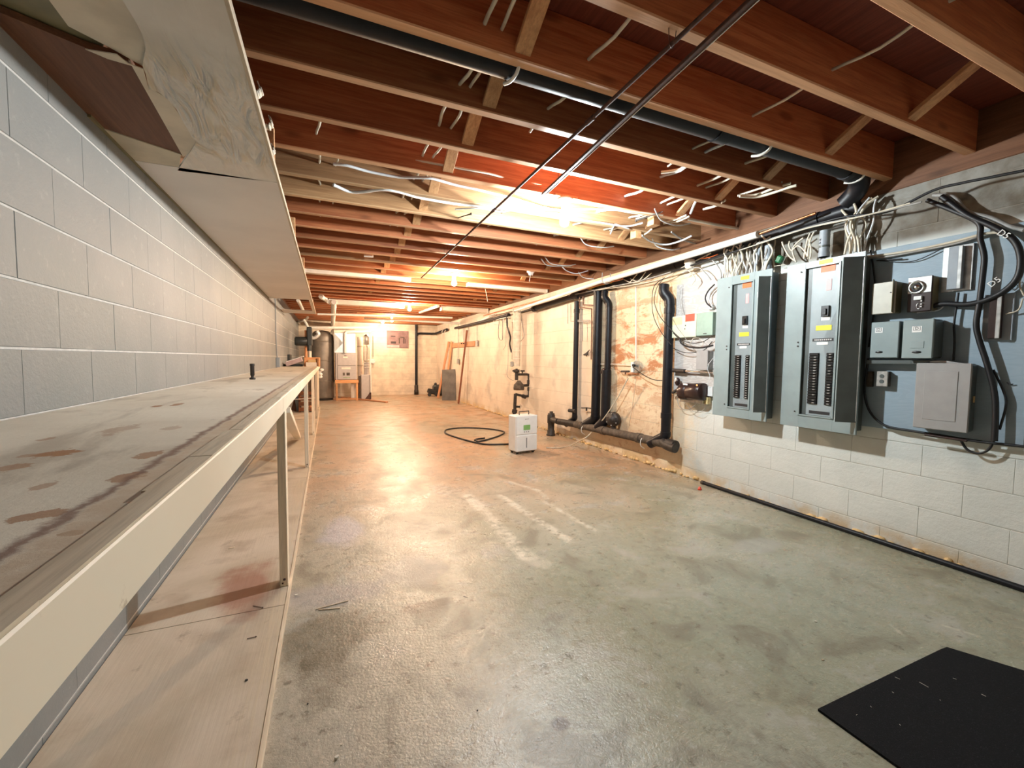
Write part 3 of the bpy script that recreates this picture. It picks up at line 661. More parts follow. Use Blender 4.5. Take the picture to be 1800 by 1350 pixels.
# ================================================================== CEILING RUNS
# big black drain pipe under the near joists, turning along the right wall
t = thing('drain_pipe', (1.6, 1.69, 2.40), 'long black plastic drain pipe hung across the room under the near joists', 'pipe')
yp = 1.80; zp = 2.56
c0 = P(600, 10, Y=yp)
MB().cyl((-.7, 1.80, 2.545), (3.30, 1.80, 2.545), .055, 24).build('pipe_run', 'abs', t)
MB().tube(smooth([(3.25, 1.8, 2.545), (3.36, 1.8, 2.52), (3.42, 1.84, 2.46), (3.44, 1.92, 2.40)], 4), .062, 20).build('elbow', 'abs', t)
for xx in (2.0, 3.2): MB().cyl((xx, 1.8, 2.545), (xx + .09, 1.8, 2.545), .062, 20).build('coupling', 'abs', t)
def hanger(xx, lb):
    pts = [(xx, 1.735, 2.56), (xx + .005, 1.735, 2.52), (xx, 1.755, 2.487), (xx - .01, 1.80, 2.478), (xx - .02, 1.845, 2.49)]
    m = MB().tube(smooth(pts, 4), .008, 8); m.build('pipe_hanger', 'pvc', None, lb, 'hanger')
hanger(.765, 'cream hook hanger around the black drain pipe, left one of three')
hanger(2.38, 'cream hook hanger around the black drain pipe, middle one of three')
hanger(3.30, 'cream hook hanger at the right end of the black drain pipe')
# long pipe along the right wall top
t = thing('wall_drain_pipe', (3.44, 3.6, 2.3), 'black drain pipe running along the top of the right wall above the breaker panels', 'pipe')
MB().tube([(3.47, 1.85, 2.36), (3.47, 3.3, 2.30), (3.47, 5.6, 2.24)], .05, 20).build('pipe_run', 'abs', t)
for yy in (2.1, 3.55, 4.75, 5.5): MB().cyl((3.47, yy, 2.355 - (yy - 1.85) * .033), (3.47, yy + .09, 2.35 - (yy - 1.85) * .033), .058, 20).build('coupling', 'abs', t)
t = thing('wall_drain_pipe', (3.44, 6.5, 2.2), 'black drain pipe along the top of the right wall beyond the vertical pipes', 'pipe')
A = P(1008, 521, X=3.44); B = P(938, 543, X=3.44)
MB().tube([A, B], .045, 18).build('pipe_run', 'abs', t)
MB().tube(smooth([A + Vector((0, .02, 0)), A + Vector((0, -.1, .03)), A + Vector((0, -.2, .05))], 3), .052, 16).build('elbow', 'abs', t)
MB().cyl(B, B + Vector((0, -.1, .005)), .055, 16).build('coupling', 'abs', t)
# pipe on far stretch
cable([P(935, 543, X=3.5), P(905, 552, X=3.5)], .02, 'abs', 'drain_pipe_end', 'thin black pipe end on the right wall beside the wrapped pipe', 'pipe', k=1)
cable([P(800, 577, X=3.46), P(860, 563, X=3.46), P(895, 553, X=3.46)], .035, 'abs', 'wall_drain_pipe', 'black pipe low under the joists on the far stretch of the right wall', 'pipe', k=1)
for i, (a, b) in enumerate((((868, 570), (868, 560)), ((886, 566), (886, 556)))):
    A = P(*a, X=3.40); cable([A + Vector((0, 0, .08)), A, A + Vector((.1, 0, -.01))], .008, 'pvc', 'pipe_hanger', ('white strap under the black pipe on the far right wall, left', 'white strap under the black pipe on the far right wall, right')[i], 'hanger', k=2)

# two steel rods under the joists
t = thing('steel_rod', (1.27, 3.6, 2.44), 'long thin rusty steel rod hung lengthwise, its far tip near the second bulb', 'rod')
A = Vector((1.275, 6.35, 2.44)); B = Vector((1.21, .75, 2.455))
MB().cyl(A, B, .009, 10).build('rod', 'rust', t)
for q_ in (.2, .55, .8):
    p_ = A.lerp(B, q_); MB().cyl(p_ - Vector((.0, .03, 0)), p_ + Vector((0, .03, 0)), .013, 10).build('joint_sleeve', 'rust', t)
def wires(p_, lb):
    m = MB(); m.tube(smooth([p_ + Vector((-.02, 0, .1)), p_ + Vector((-.014, 0, .01)), p_ + Vector((0, 0, -.014)), p_ + Vector((.014, 0, .01)), p_ + Vector((.022, 0, .1))], 4), .0016, 5)
    m.build('wire_loop', 'rust', None, lb, 'wire')
wires(A.lerp(B, .265), 'wire loop holding the long steel rod near its far end'); wires(A.lerp(B, .9), 'wire loop holding the long steel rod right by the near joists')
t = thing('steel_rod', (1.37, 1.8, 2.44), 'shorter thicker steel track beside the long thin rod, its end by the first bulb', 'rod')
A = Vector((1.436, 2.79, 2.44)); B = Vector((1.29, .75, 2.455)); dv = A - B; ez = dv.normalized(); ex = ez.cross(Vector((0, 0, 1))).normalized()
R = Matrix((ex, ex.cross(ez) * -1, ez)).transposed()
MB().obox((A + B) / 2, (.024, .016, dv.length), R, .002).build('track', 'rust', t)
MB().obox((A + B) / 2 + Vector((.013, 0, -.009)), (.004, .005, dv.length), R, .001).build('track_lip', 'galv', t)
wires(A.lerp(B, .14), 'wire loop holding the shorter steel track near its far end')

# white pipe and copper along the right wall
t = thing('white_pipe', (3.25, 5, 2.2), 'long white plastic pipe running lengthwise just under the joists by the right wall', 'pipe')
A = P(1332, 412, X=3.25); B = P(1062, 494, X=3.25); Cc = P(903, 547, X=3.25)
MB().tube([A, B], .028, 16).build('near_length', 'pvc', t)
MB().tube([B + Vector((.01, 0, .012)), Cc], .026, 16).build('far_length', 'pvc', t)
MB().tube([B + (A - B).normalized() * .0, B + (A - B).normalized() * .12], .033, 16).build('coupling', 'pvc', t)
cable([A + Vector((.01, .03, 0)), A + Vector((.05, -.16, .03)), A + Vector((.08, -.4, .06))], .010, 'copper', 'copper_pipe', 'copper pipe sticking out of the white pipe end above the breaker panels', 'pipe')
cable([P(1095, 490, X=3.33), P(960, 525, X=3.33), P(850, 555, X=3.33)], .012, 'copper', 'copper_pipe', 'thin copper pipe beside the long white pipe, running to the far wall', 'pipe', k=1)
for i, (a, b) in enumerate((((1062, 494), (1065, 478)), ((905, 546), (906, 536)))):
    A = P(*a, X=3.22); m = MB().tube(smooth([A + Vector((-.03, 0, .10)), A + Vector((-.03, 0, 0)), A + Vector((.03, 0, -.035)), A + Vector((.09, 0, 0)), A + Vector((.09, 0, .10))], 3), .005, 6)
    m.build('pipe_strap', 'cablegrey', None, ('strap holding the white pipe at its joint', 'strap holding the far end of the white pipe')[i], 'strap')

# cream light fixtures and white pipes under the joists
def fixture(xa, xb, y, wd, h, lb, z=None, parts=True):
    z = z if z is not None else zc(y) - .001
    t = thing('strip_light', ((xa + xb) / 2, y, z - h), lb, 'light fixture')
    MB().box(xa, xb, y, y + wd, z - h, z, .006).build('housing', 'fixture', t)
    for xx in (xa, xb): MB().box(xx - .006, xx + .006, y - .004, y + wd + .004, z - h - .004, z, .002).build('end_cap', 'pvc', t)
fixture(-.28, 1.16, 6.58, .10, .055, 'thin cream strip fixture running from the soffit edge to the rod tip')
fixture(2.07, 3.50, 6.58, .10, .055, 'thin cream strip fixture between the second bulb and the white wall pipe')
fixture(.04, 1.54, 9.55, .16, .10, 'broad cream strip fixture left of the third bulb')
fixture(2.38, 3.50, 9.55, .16, .10, 'broad cream strip fixture right of the third bulb')
A = P(770, 538, Z=2.44); B = P(738, 549, Z=2.44)
cable([A, B], .035, 'pvc', 'loose_tube', 'short white tube hanging aslant beside the third bulb', 'tube', k=1)
cable([P(640, 449, Z=2.5), P(656, 450, Z=2.5)], .02, 'pvc', 'porcelain_tube', 'small white tag on a joist face left of the steel rod', 'tag', k=1)
cable([P(805, 473, Z=2.5), P(822, 474, Z=2.5)], .022, 'pvc', 'porcelain_tube', 'small white tag on a joist above the second bulb', 'tag', k=1)
c = P(933, 480, Z=2.48); t = thing('ceiling_socket', c, 'white ceiling socket without bulb right of the second bulb', 'socket')
MB().lathe([(0, .03), (.055, .03), (.06, .015), (.04, 0), (.03, -.03), (0, -.03)], c, (0, 0, 1), 18).build('socket_body', 'glass', t)
cable([c, c + Vector((-.01, 0, -.06)), c + Vector((-.02, 0, -.12))], .004, 'pvc', 'pull_cord', None, parent=t)
cable([P(853, 508, Y=6.63), P(855, 517, Y=6.63), P(857, 530, Y=6.63)], .003, 'cable', 'pull_cord', 'thin pull cord hanging from the thin cream fixture on the right', 'cord')
# white pipes of the far end
cable([P(558, 552, Y=11.2), P(795, 558.5, Y=11.2)], .028, 'pvc', 'white_pipe', 'thin white pipe running crosswise in front of the fourth bulb', 'pipe', k=1)
cable([P(640, 559, Y=12.0), P(835, 570, Y=12.0)], .035, 'pvc', 'white_pipe', 'white pipe running crosswise right of the fourth bulb to the right wall', 'pipe', k=1)
cable([P(541, 576, Y=13.2), P(662, 576, Y=13.2)], .045, 'pvc', 'white_pipe', 'thick white pipe running crosswise in front of the furnace plenum', 'pipe', k=1)
cable([P(587, 531, Z=2.38), P(585, 572, Z=2.30)], .055, 'pvc', 'white_duct', 'white round duct running lengthwise from the broad fixture to the furnace', 'duct', k=1)
cable([P(564, 521, Z=2.46), P(574, 527, Z=2.44), P(578, 530, Z=2.40)], .05, 'pvc', 'white_elbow', 'white pipe elbow at the left end of the broad cream fixture', 'pipe')
cable([P(541, 576, Y=13.2), P(540, 582, Y=13.2), P(543, 592, Y=13.2)], .03, 'pvc', 'white_elbow', 'white drop pipe beside the drill press column', 'pipe')
cable([P(830, 571, X=3.49), P(862, 556, X=3.49), P(870, 553, X=3.49)], .03, 'pvc', 'white_pipe', 'white pipe slanting along the right wall top near the far end', 'pipe', k=1)

# cables passing through the joists (lengthwise)
def thru(x, y0, y1, r, lb, mat='cable', z=2.60, grp=None):
    pts = []; 
    for i, y in enumerate(JY):
        if y0 <= y <= y1: pts += [Vector((x + random.uniform(-.01, .01), y + .02, z)), Vector((x + random.uniform(-.02, .02), y + .22, z - random.uniform(.01, .03)))]
    cable(pts, r, mat, 'joist_cable', lb, 'cable', grp, k=3)
thru(-.045, 2.4, 6.2, .0075, 'pale cable threaded through the joists just right of the soffit')
thru(.06, 2.8, 6.2, .006, 'second pale cable through the joists right of the soffit, thinner')
thru(.60, .4, 5.0, .009, 'pale cable threaded through the joists left of the bridging, left of a pair')
thru(.67, 1.2, 5.0, .008, 'pale cable threaded through the joists left of the bridging, right of a pair')
thru(1.10, -.6, 2.4, .008, 'pale cable threaded through the near joists left of the steel rods')
thru(2.15, -.8, 2.2, .007, 'pale cable threaded through the near joists at the upper right')
thru(2.26, 1.5, 6.0, .009, 'white cable threaded through the joists right of the first bulb', 'cableblue')
thru(2.62, 1.6, 4.6, .009, 'pale cable through the joists right of the first bulb, by the right bridging')
thru(2.70, 2.0, 4.2, .008, 'pale cable close beside the right-hand bridging blocks')
thru(1.5, 3.2, 7.0, .006, 'thin pale cable through the joists behind the first bulb')
# cables stapled across
def cz(lst, r, mat, lb, z=2.50): cable(px(lst, Z=z), r, mat, 'crosswise_cable', lb)
cz([(586, 288), (610, 291), (650, 302), (700, 311), (735, 312), (760, 314), (800, 325), (850, 336), (905, 350), (960, 366), (995, 371)], .0095, 'cableblue', 'white cable stapled crosswise from near the soffit to the first bulb', 2.525)
cz([(586, 325), (615, 337), (640, 337), (670, 333), (700, 337), (740, 348), (800, 358), (850, 363), (900, 369), (950, 374), (985, 377)], .011, 'cableblue', 'thick white cable sagging crosswise below the first one towards the bulb', 2.495)
cz([(800, 368), (840, 366), (880, 372), (905, 370), (950, 376)], .006, 'cableblue', 'thin white cable looping below the thick one left of the bulb', 2.49)
cz([(730, 282), (760, 287), (810, 296), (860, 305), (905, 318), (950, 325), (1000, 343)], .008, 'cable', 'pale cable on the joist above the bulb, running crosswise', 2.56)
cz([(905, 340), (960, 350), (1000, 353), (1050, 362), (1100, 372), (1140, 378)], .008, 'cable', 'pale cable crossing just above the first bulb to the right', 2.53)
cz([(1005, 368), (1060, 368), (1110, 371), (1150, 376), (1165, 378)], .008, 'cable', 'cream cable running right from the first bulb holder', 2.50)
cz([(1020, 387), (1060, 392), (1100, 398), (1130, 392)], .007, 'cableblue', 'white cable curling right of the first bulb', 2.49)
cz([(1128, 414), (1145, 425), (1170, 430), (1195, 424), (1215, 415)], .009, 'cableblue', 'white cable hanging in a low loop above the white pipe', 2.46)
cz([(1180, 408), (1200, 421), (1222, 428), (1250, 434)], .008, 'cablegrey', 'grey cable crossing behind the low white loop', 2.48)
cz([(1210, 385), (1250, 393), (1300, 402), (1345, 408)], .013, 'cable', 'thick pale cable running to the copper pipe', 2.50)
cz([(1300, 345), (1330, 346), (1355, 340), (1385, 330), (1400, 326)], .010, 'cable', 'thick cream cable bundle bowing down between two near joists', 2.50)
cz([(1297, 344), (1330, 342), (1360, 331), (1390, 322)], .009, 'cable', 'thick cream cable above the bowed bundle between near joists', 2.52)
cz([(1300, 343), (1340, 330), (1375, 320)], .008, 'cable', 'slim tan cable fanning up from the bowed bundle', 2.54)
cz([(1162, 303), (1190, 299), (1205, 292), (1213, 284)], .010, 'cable', 'short cream cable dipping below a joist right of the rods', 2.52)
cz([(1236, 368), (1255, 363), (1270, 355)], .009, 'cable', 'cream cable hump beside the right bridging, upper', 2.51)
cz([(1240, 366), (1262, 361), (1275, 352)], .008, 'cable', 'cream cable hump beside the right bridging, second', 2.52)
cz([(1168, 390), (1190, 385), (1207, 378)], .009, 'cable', 'cream cable hump beside the hanging wood block, upper', 2.50)
cz([(1166, 393), (1192, 389), (1212, 380)], .008, 'cable', 'cream cable hump beside the hanging wood block, lower', 2.49)
cz([(1123, 416), (1135, 411), (1145, 403)], .008, 'cable', 'small cream cable hump left of the low white loop', 2.48)
cz([(1214, 375), (1221, 358), (1228, 346)], .011, 'cableblue', 'short white cable end standing on a joist edge', 2.53)
cz([(1073, 411), (1079, 398), (1084, 395), (1105, 402)], .007, 'cableblue', 'kinked white cable right of the first bulb', 2.49)
for i in range(7):
    y = random.uniform(2.4, 5.5); x = random.uniform(2.3, 3.3); z = 2.48
    cable([(x, y, z + .03), (x + .12, y + .05, z - .03), (x + .3, y + random.uniform(-.1, .15), z - .05), (x + .5, y + .1, z + .01)], .006, random.choice(['cable', 'cablegrey', 'cableblue']), 'loose_cable', 'loose cable drooping under the joists near the right wall', 'cable', 'loose cables by the right wall')
for i, (a, b, lb) in enumerate((((1165, 372), (1180, 362), 'black iron hook with round tip under the joists right of the bulb'), ((805, 383), (828, 378), 'dark bent hook on the joist left of the bulb'))):
    A = P(*a, Z=2.50); B = P(1118 if i == 0 else 828, 388 if i == 0 else 376, Z=2.46)
    t = thing('iron_hook', B, lb, 'hook'); MB().cyl(A, B, .005, 8).build('shank', 'cast', t); MB().sphere(B, .010, 10, 8).build('tip', 'cast', t)
# hanging wooden blocks
for i, (a, sz, lb) in enumerate((((1152, 388), (.075, .10), 'wood scrap nailed under the joists right of the first bulb'), ((1120, 412), (.07, .10), 'second wood scrap nailed under the joists, left of the first scrap'))):
    c = P(*a, Z=2.47); MB().box(c.x - sz[0] / 2, c.x + sz[0] / 2, c.y - .02, c.y + .06, 2.43, 2.51, .003).build('wood_scrap', 'block', None, lb, 'wood scrap')

# ================================================================== RIGHT WALL: BACKBOARDS
bb = MB().box(3.515, 3.5375, 1.0, 2.36, .80, 2.035, .002).build('backboard', 'backpaint', None, 'blue grey painted plywood board on the right wall behind the right-hand breaker panel', 'board')
MB().box(3.519, 3.5375, 3.03, 3.60, .90, 2.085, .002).build('backboard', 'backraw', None, 'weathered pale plywood board on the right wall left of the breaker panels', 'board')

# ---- breaker panels
def breaker_panel(yl, yr, z0, z1, opx, leafend, tagl, side_y, label):
    """yl far edge, yr near edge; opx: opening (yl, yr, z0, z1)"""
    t = thing('breaker_panel', (3.45, (yl + yr) / 2, z0), label, 'breaker panel')
    XFp = 3.385
    MB().box(3.40, 3.514, yr + .03, yl - .03, z0 + .02, z1 - .02, .003).build('cabinet', 'enameldark', t)
    oyl, oyr, oz0, oz1 = opx
    m = MB()
    m.box(XFp, 3.40, oyl, yl, z0, z1, .001); m.box(XFp, 3.40, yr, oyr, z0, z1, .001)
    m.box(XFp, 3.40, oyr, oyl, z0, oz0, .001); m.box(XFp, 3.40, oyr, oyl, oz1, z1, .001)
    m.build('front_trim', 'enamel', t)
    m = MB()
    for (a, b, c, d) in ((oyl - .006, oyl + .008, oz0 - .008, oz1 + .008), (oyr - .008, oyr + .006, oz0 - .008, oz1 + .008)): m.box(XFp - .007, XFp, a, b, c, d, .001)
    for (c, d) in ((oz0 - .008, oz0 + .003), (oz1 - .003, oz1 + .008)): m.box(XFp - .007, XFp, oyr, oyl, c, d, .001)
    m.build('opening_flange', 'enamel', t)
    XD = 3.43
    # dead front, standing off inside
    MB().box(XD - .03, XD - .026, oyr + .0, oyl - .045, oz0 + .005, oz1 - .005).build('dead_front', 'deadfront', t)
    MB().box(XFp + .016, XD, oyl - .045, oyl - .040, oz0, oz1).build('inner_side', 'enamel', t)
    MB().box(XD, XD + .003, oyl - .042, oyl, oz0, oz1).build('inner_gutter', 'enamel', t)
    XB = XD - .031; wd = oyl - .045 - oyr; H = oz1 - oz0; yc = oyr + wd * .5
    def at(u, v): return (oyl - .045 - wd * u, oz1 - H * v)      # u from far to near, v from the top
    for (u0, u1) in ((.04, .40), (.66, .93)):
        y0, za = at(u1, .575); y1, zb = at(u0, .92)
        MB().box(XB - .001, XB + .0008, y0, y1, zb, za).build('breaker_slot', 'breaker', t)
        n = 19; st = (za - zb) / n
        for q_ in range(n):
            zz = zb + q_ * st
            b = MB(); b.box(XB - .012, XB - .001, y0 + .003, y1 - .003, zz + .002, zz + st - .003, .0015)
            bo = b.build('breaker', 'breaker', t)
            if not (tagl == 2 and random.random() < .35):
                MB().box(XB - .018, XB - .012, y0 + .012, y0 + .030, zz + st * .3, zz + st * .62, .001).build('toggle', 'cablegrey', bo)
    def patch(u0, u1, v0, v1, mat, nm='label', th=.0015, lb=None):
        y0, za = at(u1, v0); y1, zb = at(u0, v1); o = MB().box(XB - th, XB, y0, y1, zb, za, .0003).build(nm, mat, t)
        if lb: o['label'] = lb
        return o
    patch(.30, .80, .0, .042, 'orange', lb='orange label'); patch(.52, .70, .09, .165, 'pink', lb='pink label')
    o = patch(.42, .68, .265, .335, 'breaker', 'main_breaker', .016); patch(.40, .70, .337, .36, 'white', 'breaker_plate')
    y0, za = at(.62, .285); y1, zb = at(.5, .325); MB().box(XB - .026, XB - .016, y0, y1, zb, za, .002).build('toggle', 'breaker', o)
    patch(.22, .78, .392, .425, 'yellow', lb='yellow label'); patch(.12, .86, .478, .497, 'ink', 'nameplate'); patch(.28, .68, .503, .520, 'white', lb='white label')
    for q_ in range(9):
        u = .2 + q_ * .07; patch(u, u + .035, .483, .492, 'white', 'nameplate_mark', .0022)
    patch(.12, .86, .965, .985, 'ink', 'lower_strip')
    # yellow label on the trim
    y0 = oyr + (oyl - oyr) * .22; y1 = oyr + (oyl - oyr) * .60; zz = (oz1 + z1) / 2
    o = MB().box(XFp - .0015, XFp, y0, y1, zz - .012, zz + .018, .0005).build('label', 'yellow', t); o['label'] = 'yellow label'
    for (yy, zz) in ((oyl + .03, oz1 - .02), (oyl + .03, oz0 + .02), (oyl + .03, (oz0 + oz1) / 2), (yr + .02, oz0 + .02), (oyl + .03, (oz0 + oz1) / 2 - .03)):
        MB().cyl((XFp - .001, yy, zz), (XFp - .005, yy, zz), .006, 8).build('screw', 'cast', t)
    # narrow side leaf, its reach set from the shadow it casts
    hx, hy = XFp - .004, yr + .002; fx, fy = leafend
    a = Vector((hx, hy, 0)); b = Vector((fx, fy, 0)); d = (b - a); L = d.length; ux = d.normalized(); nn = Vector((0, 0, 1)).cross(ux)
    R = Matrix((ux, nn, Vector((0, 0, 1)))).transposed(); zz0, zz1 = oz0 - .012, oz1 + .012
    do = MB().obox((a + b) / 2 + Vector((0, 0, (zz0 + zz1) / 2)), (L, .003, zz1 - zz0), R, .001).build('side_leaf', 'enameldark', t)
    MB().obox(b + nn * -.006 + Vector((0, 0, (zz0 + zz1) / 2)), (.003, .014, zz1 - zz0), R, .001).build('leaf_lip', 'enamel', do)
    MB().cyl((hx, hy, zz0 + .01), (hx, hy, zz1 - .01), .004, 8).build('hinge', 'galv', t)
    mid = a.lerp(b, .93); MB().obox(mid + nn * -.006 + Vector((0, 0, z0 + (z1 - z0) * .83)), (.02, .01, .05), R, .002).build('latch', 'chrome', do)
    return t
XPf = 3.385
def py(px_, yref, X=XPf): return P(px_, yref, X=X).y
def pz(px_, y_, X=XPf): return P(px_, y_, X=X).z
breaker_panel(py(1257, 600), py(1352, 600), .745, pz(1300, 483), (py(1283, 600), py(1321, 600), pz(1290, 716), pz(1290, 500)), (3.295, P(1329, 600, X=3.295).y), 1, 0,
              'left grey breaker panel with two rows of small black breakers, beside the green boxes')
breaker_panel(py(1378, 600), py(1513, 600), .745, pz(1440, 457), (py(1410, 600), py(1470, 600), pz(1420, 730), pz(1420, 472)), (3.29, P(1475, 600, X=3.29).y), 2, 0,
              'right grey breaker panel, the larger one in the picture, next to the blue grey board')

# ---- small boxes at right
def wallbox(name, px0, px1, pyt, pyb, depth, matf, label, cat, back=3.515, side=None, b=.006):
    Xf = back - depth; A = P(px0, pyt, X=Xf); B = P(px1, pyb, X=Xf)
    t = thing(name, (back, (A.y + B.y) / 2, B.z), label, cat)
    MB().box(Xf + .012, back, B.y + .002, A.y - .002, B.z + .002, A.z - .002, b).build('box_body', side or matf, t)
    MB().box(Xf, Xf + .012, B.y, A.y, B.z, A.z, min(b, .004)).build('cover', matf, t)
    return t, Xf, A, B
t, Xf, A, B = wallbox('switch_box', 1532, 1578, 567, 629, .10, 'enamel', 'dark grey safety switch box with white emblem, left of two alike', 'switch box', side='enameldark')
def emblem(t, Xf, A, B, c, sw):
    yy = P(*c, X=Xf).y; zz = P(*c, X=Xf).z
    MB().box(Xf - .0012, Xf, yy - sw, yy + sw, zz - sw * .9, zz + sw * .7).build('emblem_plate', 'white', t)
    m = MB(); s = sw * .72; w_ = .002
    m.box(Xf - .002, Xf - .0012, yy - s, yy + s, zz + s * .8 - w_, zz + s * .8); m.box(Xf - .002, Xf - .0012, yy - s, yy + s, zz - s * .5 - w_, zz - s * .5)
    m.box(Xf - .002, Xf - .0012, yy - s, yy - s + w_, zz - s * .5, zz + s * .8); m.box(Xf - .002, Xf - .0012, yy + s - w_, yy + s, zz - s * .5, zz + s * .8)
    m.build('emblem_frame', 'ink', t)
    text_mesh('D', sw * 1.05, 'ink', 'emblem_letter', t, (Xf - .0016, yy, zz + s * .12), RW)
emblem(t, Xf, A, B, (1545, 580), .022)
p_ = P(1545, 619, X=Xf); MB().sphere((Xf - .001, p_.y, p_.z), .022, 12, 8, sx=.25, sz=.35).build('latch', 'breaker', t)
t, Xf, A, B = wallbox('switch_box', 1588, 1638, 563, 630, .13, 'enamel', 'dark grey safety switch box with white emblem, deeper one on the right', 'switch box', side='enameldark', b=.01)
emblem(t, Xf, A, B, (1612, 578), .024)
p_ = P(1611, 619, X=Xf); MB().sphere((Xf - .001, p_.y, p_.z), .024, 12, 8, sx=.25, sz=.35).build('latch', 'breaker', t)
MB().box(Xf - .002, Xf, P(1624, 606, X=Xf).y, P(1600, 606, X=Xf).y, P(1612, 612, X=Xf).z, P(1612, 600, X=Xf).z, .001).build('embossed_panel', 'enamel', t)
t, Xf, A, B = wallbox('time_switch_housing', 1534, 1572, 499, 550, .085, 'beigebox', 'beige metal box with open lid standing left of the dial timer', 'box', side='olive')
MB().obox((Xf - .04, P(1576, 520, X=Xf).y, (A.z + B.z) / 2), (.09, .004, A.z - B.z), Matrix.Rotation(.35, 3, 'Z'), .001).build('lid', 'olive', t)
p_ = P(1566, 514, X=Xf); MB().cyl((Xf, p_.y, p_.z), (Xf - .003, p_.y, p_.z), .004, 8).build('lock_hole', 'ink', t)
t, Xf, A, B = wallbox('dial_timer', 1597, 1636, 489, 546, .09, 'coil', 'open timer box with round silver dial on the blue grey board', 'timer', side='olive')
p_ = P(1612, 505, X=Xf); q_ = P(1628, 491, X=Xf)
MB().box(Xf - .002, Xf, B.y + .004, A.y - .002, P(1612, 515, X=Xf).z, A.z - .003).build('face_plate', 'galv', t)
MB().lathe([(0, 0), (.040, 0), (.042, .004), (.040, .010), (.031, .010), (.030, .005), (.016, .005), (.015, .014), (0, .014)], (Xf - .002, p_.y, p_.z), (-1, 0, 0), 28).build('dial', 'chrome', t)
MB().lathe([(.025, .0055), (.025, .006), (.015, .006), (.015, .0055)], (Xf - .003, p_.y, p_.z), (-1, 0, 0), 24).build('dial_ring', 'ink', t)
p_ = P(1614, 524, X=Xf); MB().box(Xf - .014, Xf, p_.y - .022, p_.y + .018, p_.z - .012, p_.z + .012, .002).build('mechanism', 'white', t)
for dz in (.0, -.02, -.035): MB().cyl((Xf, p_.y - .02, p_.z - .02 + dz), (Xf - .010, p_.y - .02, p_.z - .02 + dz), .005, 8).build('terminal', 'chrome', t)
MB().tube([P(1614 + 3 * math.cos(a_), 538 + 5 * math.sin(a_), X=Xf - .004) for a_ in [i * math.pi / 4 for i in range(9)]], .0014, 6).build('pull_ring', 'chrome', t)
# tall channel blocks
def channel(x0, x1, xs, yt, yb, lb, dark):
    Xf = 3.47
    t = thing('fluorescent_ballast', (3.5, P(x0, yb, X=Xf).y, P(x0, yb, X=Xf).z), lb, 'metal block')
    A = P(x0, yt, X=3.51); B = P(x1, yb, X=3.51)
    MB().box(3.500, 3.5148, B.y - .02, A.y + .01, B.z, A.z, .001).build('flange', 'galv' if not dark else 'conduit', t)
    A2 = P(x0 + 4, yt, X=Xf); B2 = P(xs, yb, X=Xf)
    MB().box(Xf, 3.50, B2.y, A2.y, B.z + .01, A.z - .008, .003).build('block_body', 'conduit' if not dark else 'coil', t)
    MB().box(Xf - .004, Xf, B2.y, B2.y + .018, B.z + .01, A.z - .008, .002).build('edge_bar', 'galv', t)
    return t
channel(1664, 1700, 1688, 436, 510, 'tall slim grey metal block with a flange, high on the blue grey board', False)
channel(1736, 1770, 1756, 519, 598, 'second slim metal block, browner, lower right on the board', True)
# grey covers panel
t, Xf, A, B = wallbox('grey_load_centre', 1611, 1700, 638, 762, .085, 'greyplastic', 'light grey cover of a small load centre, low on the board, largest plain box', 'electrical box', side='enameldark', b=.012)
A2 = P(1626, 652, X=Xf); B2 = P(1679, 742, X=Xf)
MB().box(Xf - .003, Xf, B2.y, A2.y, B2.z, A2.z, .002).build('door', 'greyplastic', t)
MB().prism([P(1613, 640, X=Xf + .01), P(1640, 634, X=Xf + .01), P(1662, 634, X=Xf + .01), P(1700, 640, X=Xf + .01)], (.03, 0, 0)).build('arched_top', 'greyplastic', t)
MB().box(Xf + .04, Xf + .055, B.y - .004, B.y, P(1719, 708, X=3.48).z, P(1719, 697, X=3.48).z).build('side_latch', 'brush', t)
# receptacle in metal box
t, Xf, A, B = wallbox('metal_outlet', 1541, 1559, 652, 680, .05, 'galv', 'small metal outlet box with bright face under the left switch box', 'outlet', side='dusty', b=.003)
c = (A + B) / 2
for dz in (-.018, .018): MB().cyl((Xf, c.y, c.z + dz), (Xf - .003, c.y, c.z + dz), .013, 14).build('receptacle', 'enameldark', t)
MB().box(3.49, 3.514, P(1525, 660, X=3.5).y, P(1541, 660, X=3.5).y + .02, P(1530, 680, X=3.5).z, P(1530, 653, X=3.5).z, .003).build('side_box', 'dusty', t)
# shelf under the switch boxes
MB().box(3.44, 3.514, P(1640, 635, X=3.47).y, P(1527, 630, X=3.47).y, P(1580, 640, X=3.47).z, P(1580, 633, X=3.47).z, .002).build('shelf_strip', 'enameldark', None, 'dark ledge right under the two safety switch boxes', 'ledge')

# left of the panels
t, Xf, A, B = wallbox('transmitter_box', 1181, 1223, 557, 592, .06, 'palegreen', 'pale green wall box with a red label and a straw label', 'electrical box', back=3.519, b=.004)
def lab(x0, x1, y0, y1, mat, nm='label', lb=None, X=None):
    X = X or Xf; A_ = P(x0, y0, X=X); B_ = P(x1, y1, X=X); o = MB().box(X - .0012, X, B_.y, A_.y, min(A_.z, B_.z), max(A_.z, B_.z)).build(nm, mat, t)
    if lb: o['label'] = lb
lab(1205, 1221, 553, 564, 'red', lb='red label'); lab(1182, 1199, 559, 570, 'straw', lb='straw yellow label')
for (a, b) in ((1205, 572), (1204, 578)): p_ = P(a, b, X=Xf); MB().box(Xf - .004, Xf, p_.y - .003, p_.y + .003, p_.z - .008, p_.z + .006).build('key_slot', 'ink', t)
t, Xf, A, B = wallbox('telephone_box', 1225, 1252, 551, 589, .055, 'sage', 'plain sage green wall box touching the left breaker panel', 'electrical box', back=3.519, b=.004)
lab(1236, 1242, 586, 587, 'ink', 'mark')
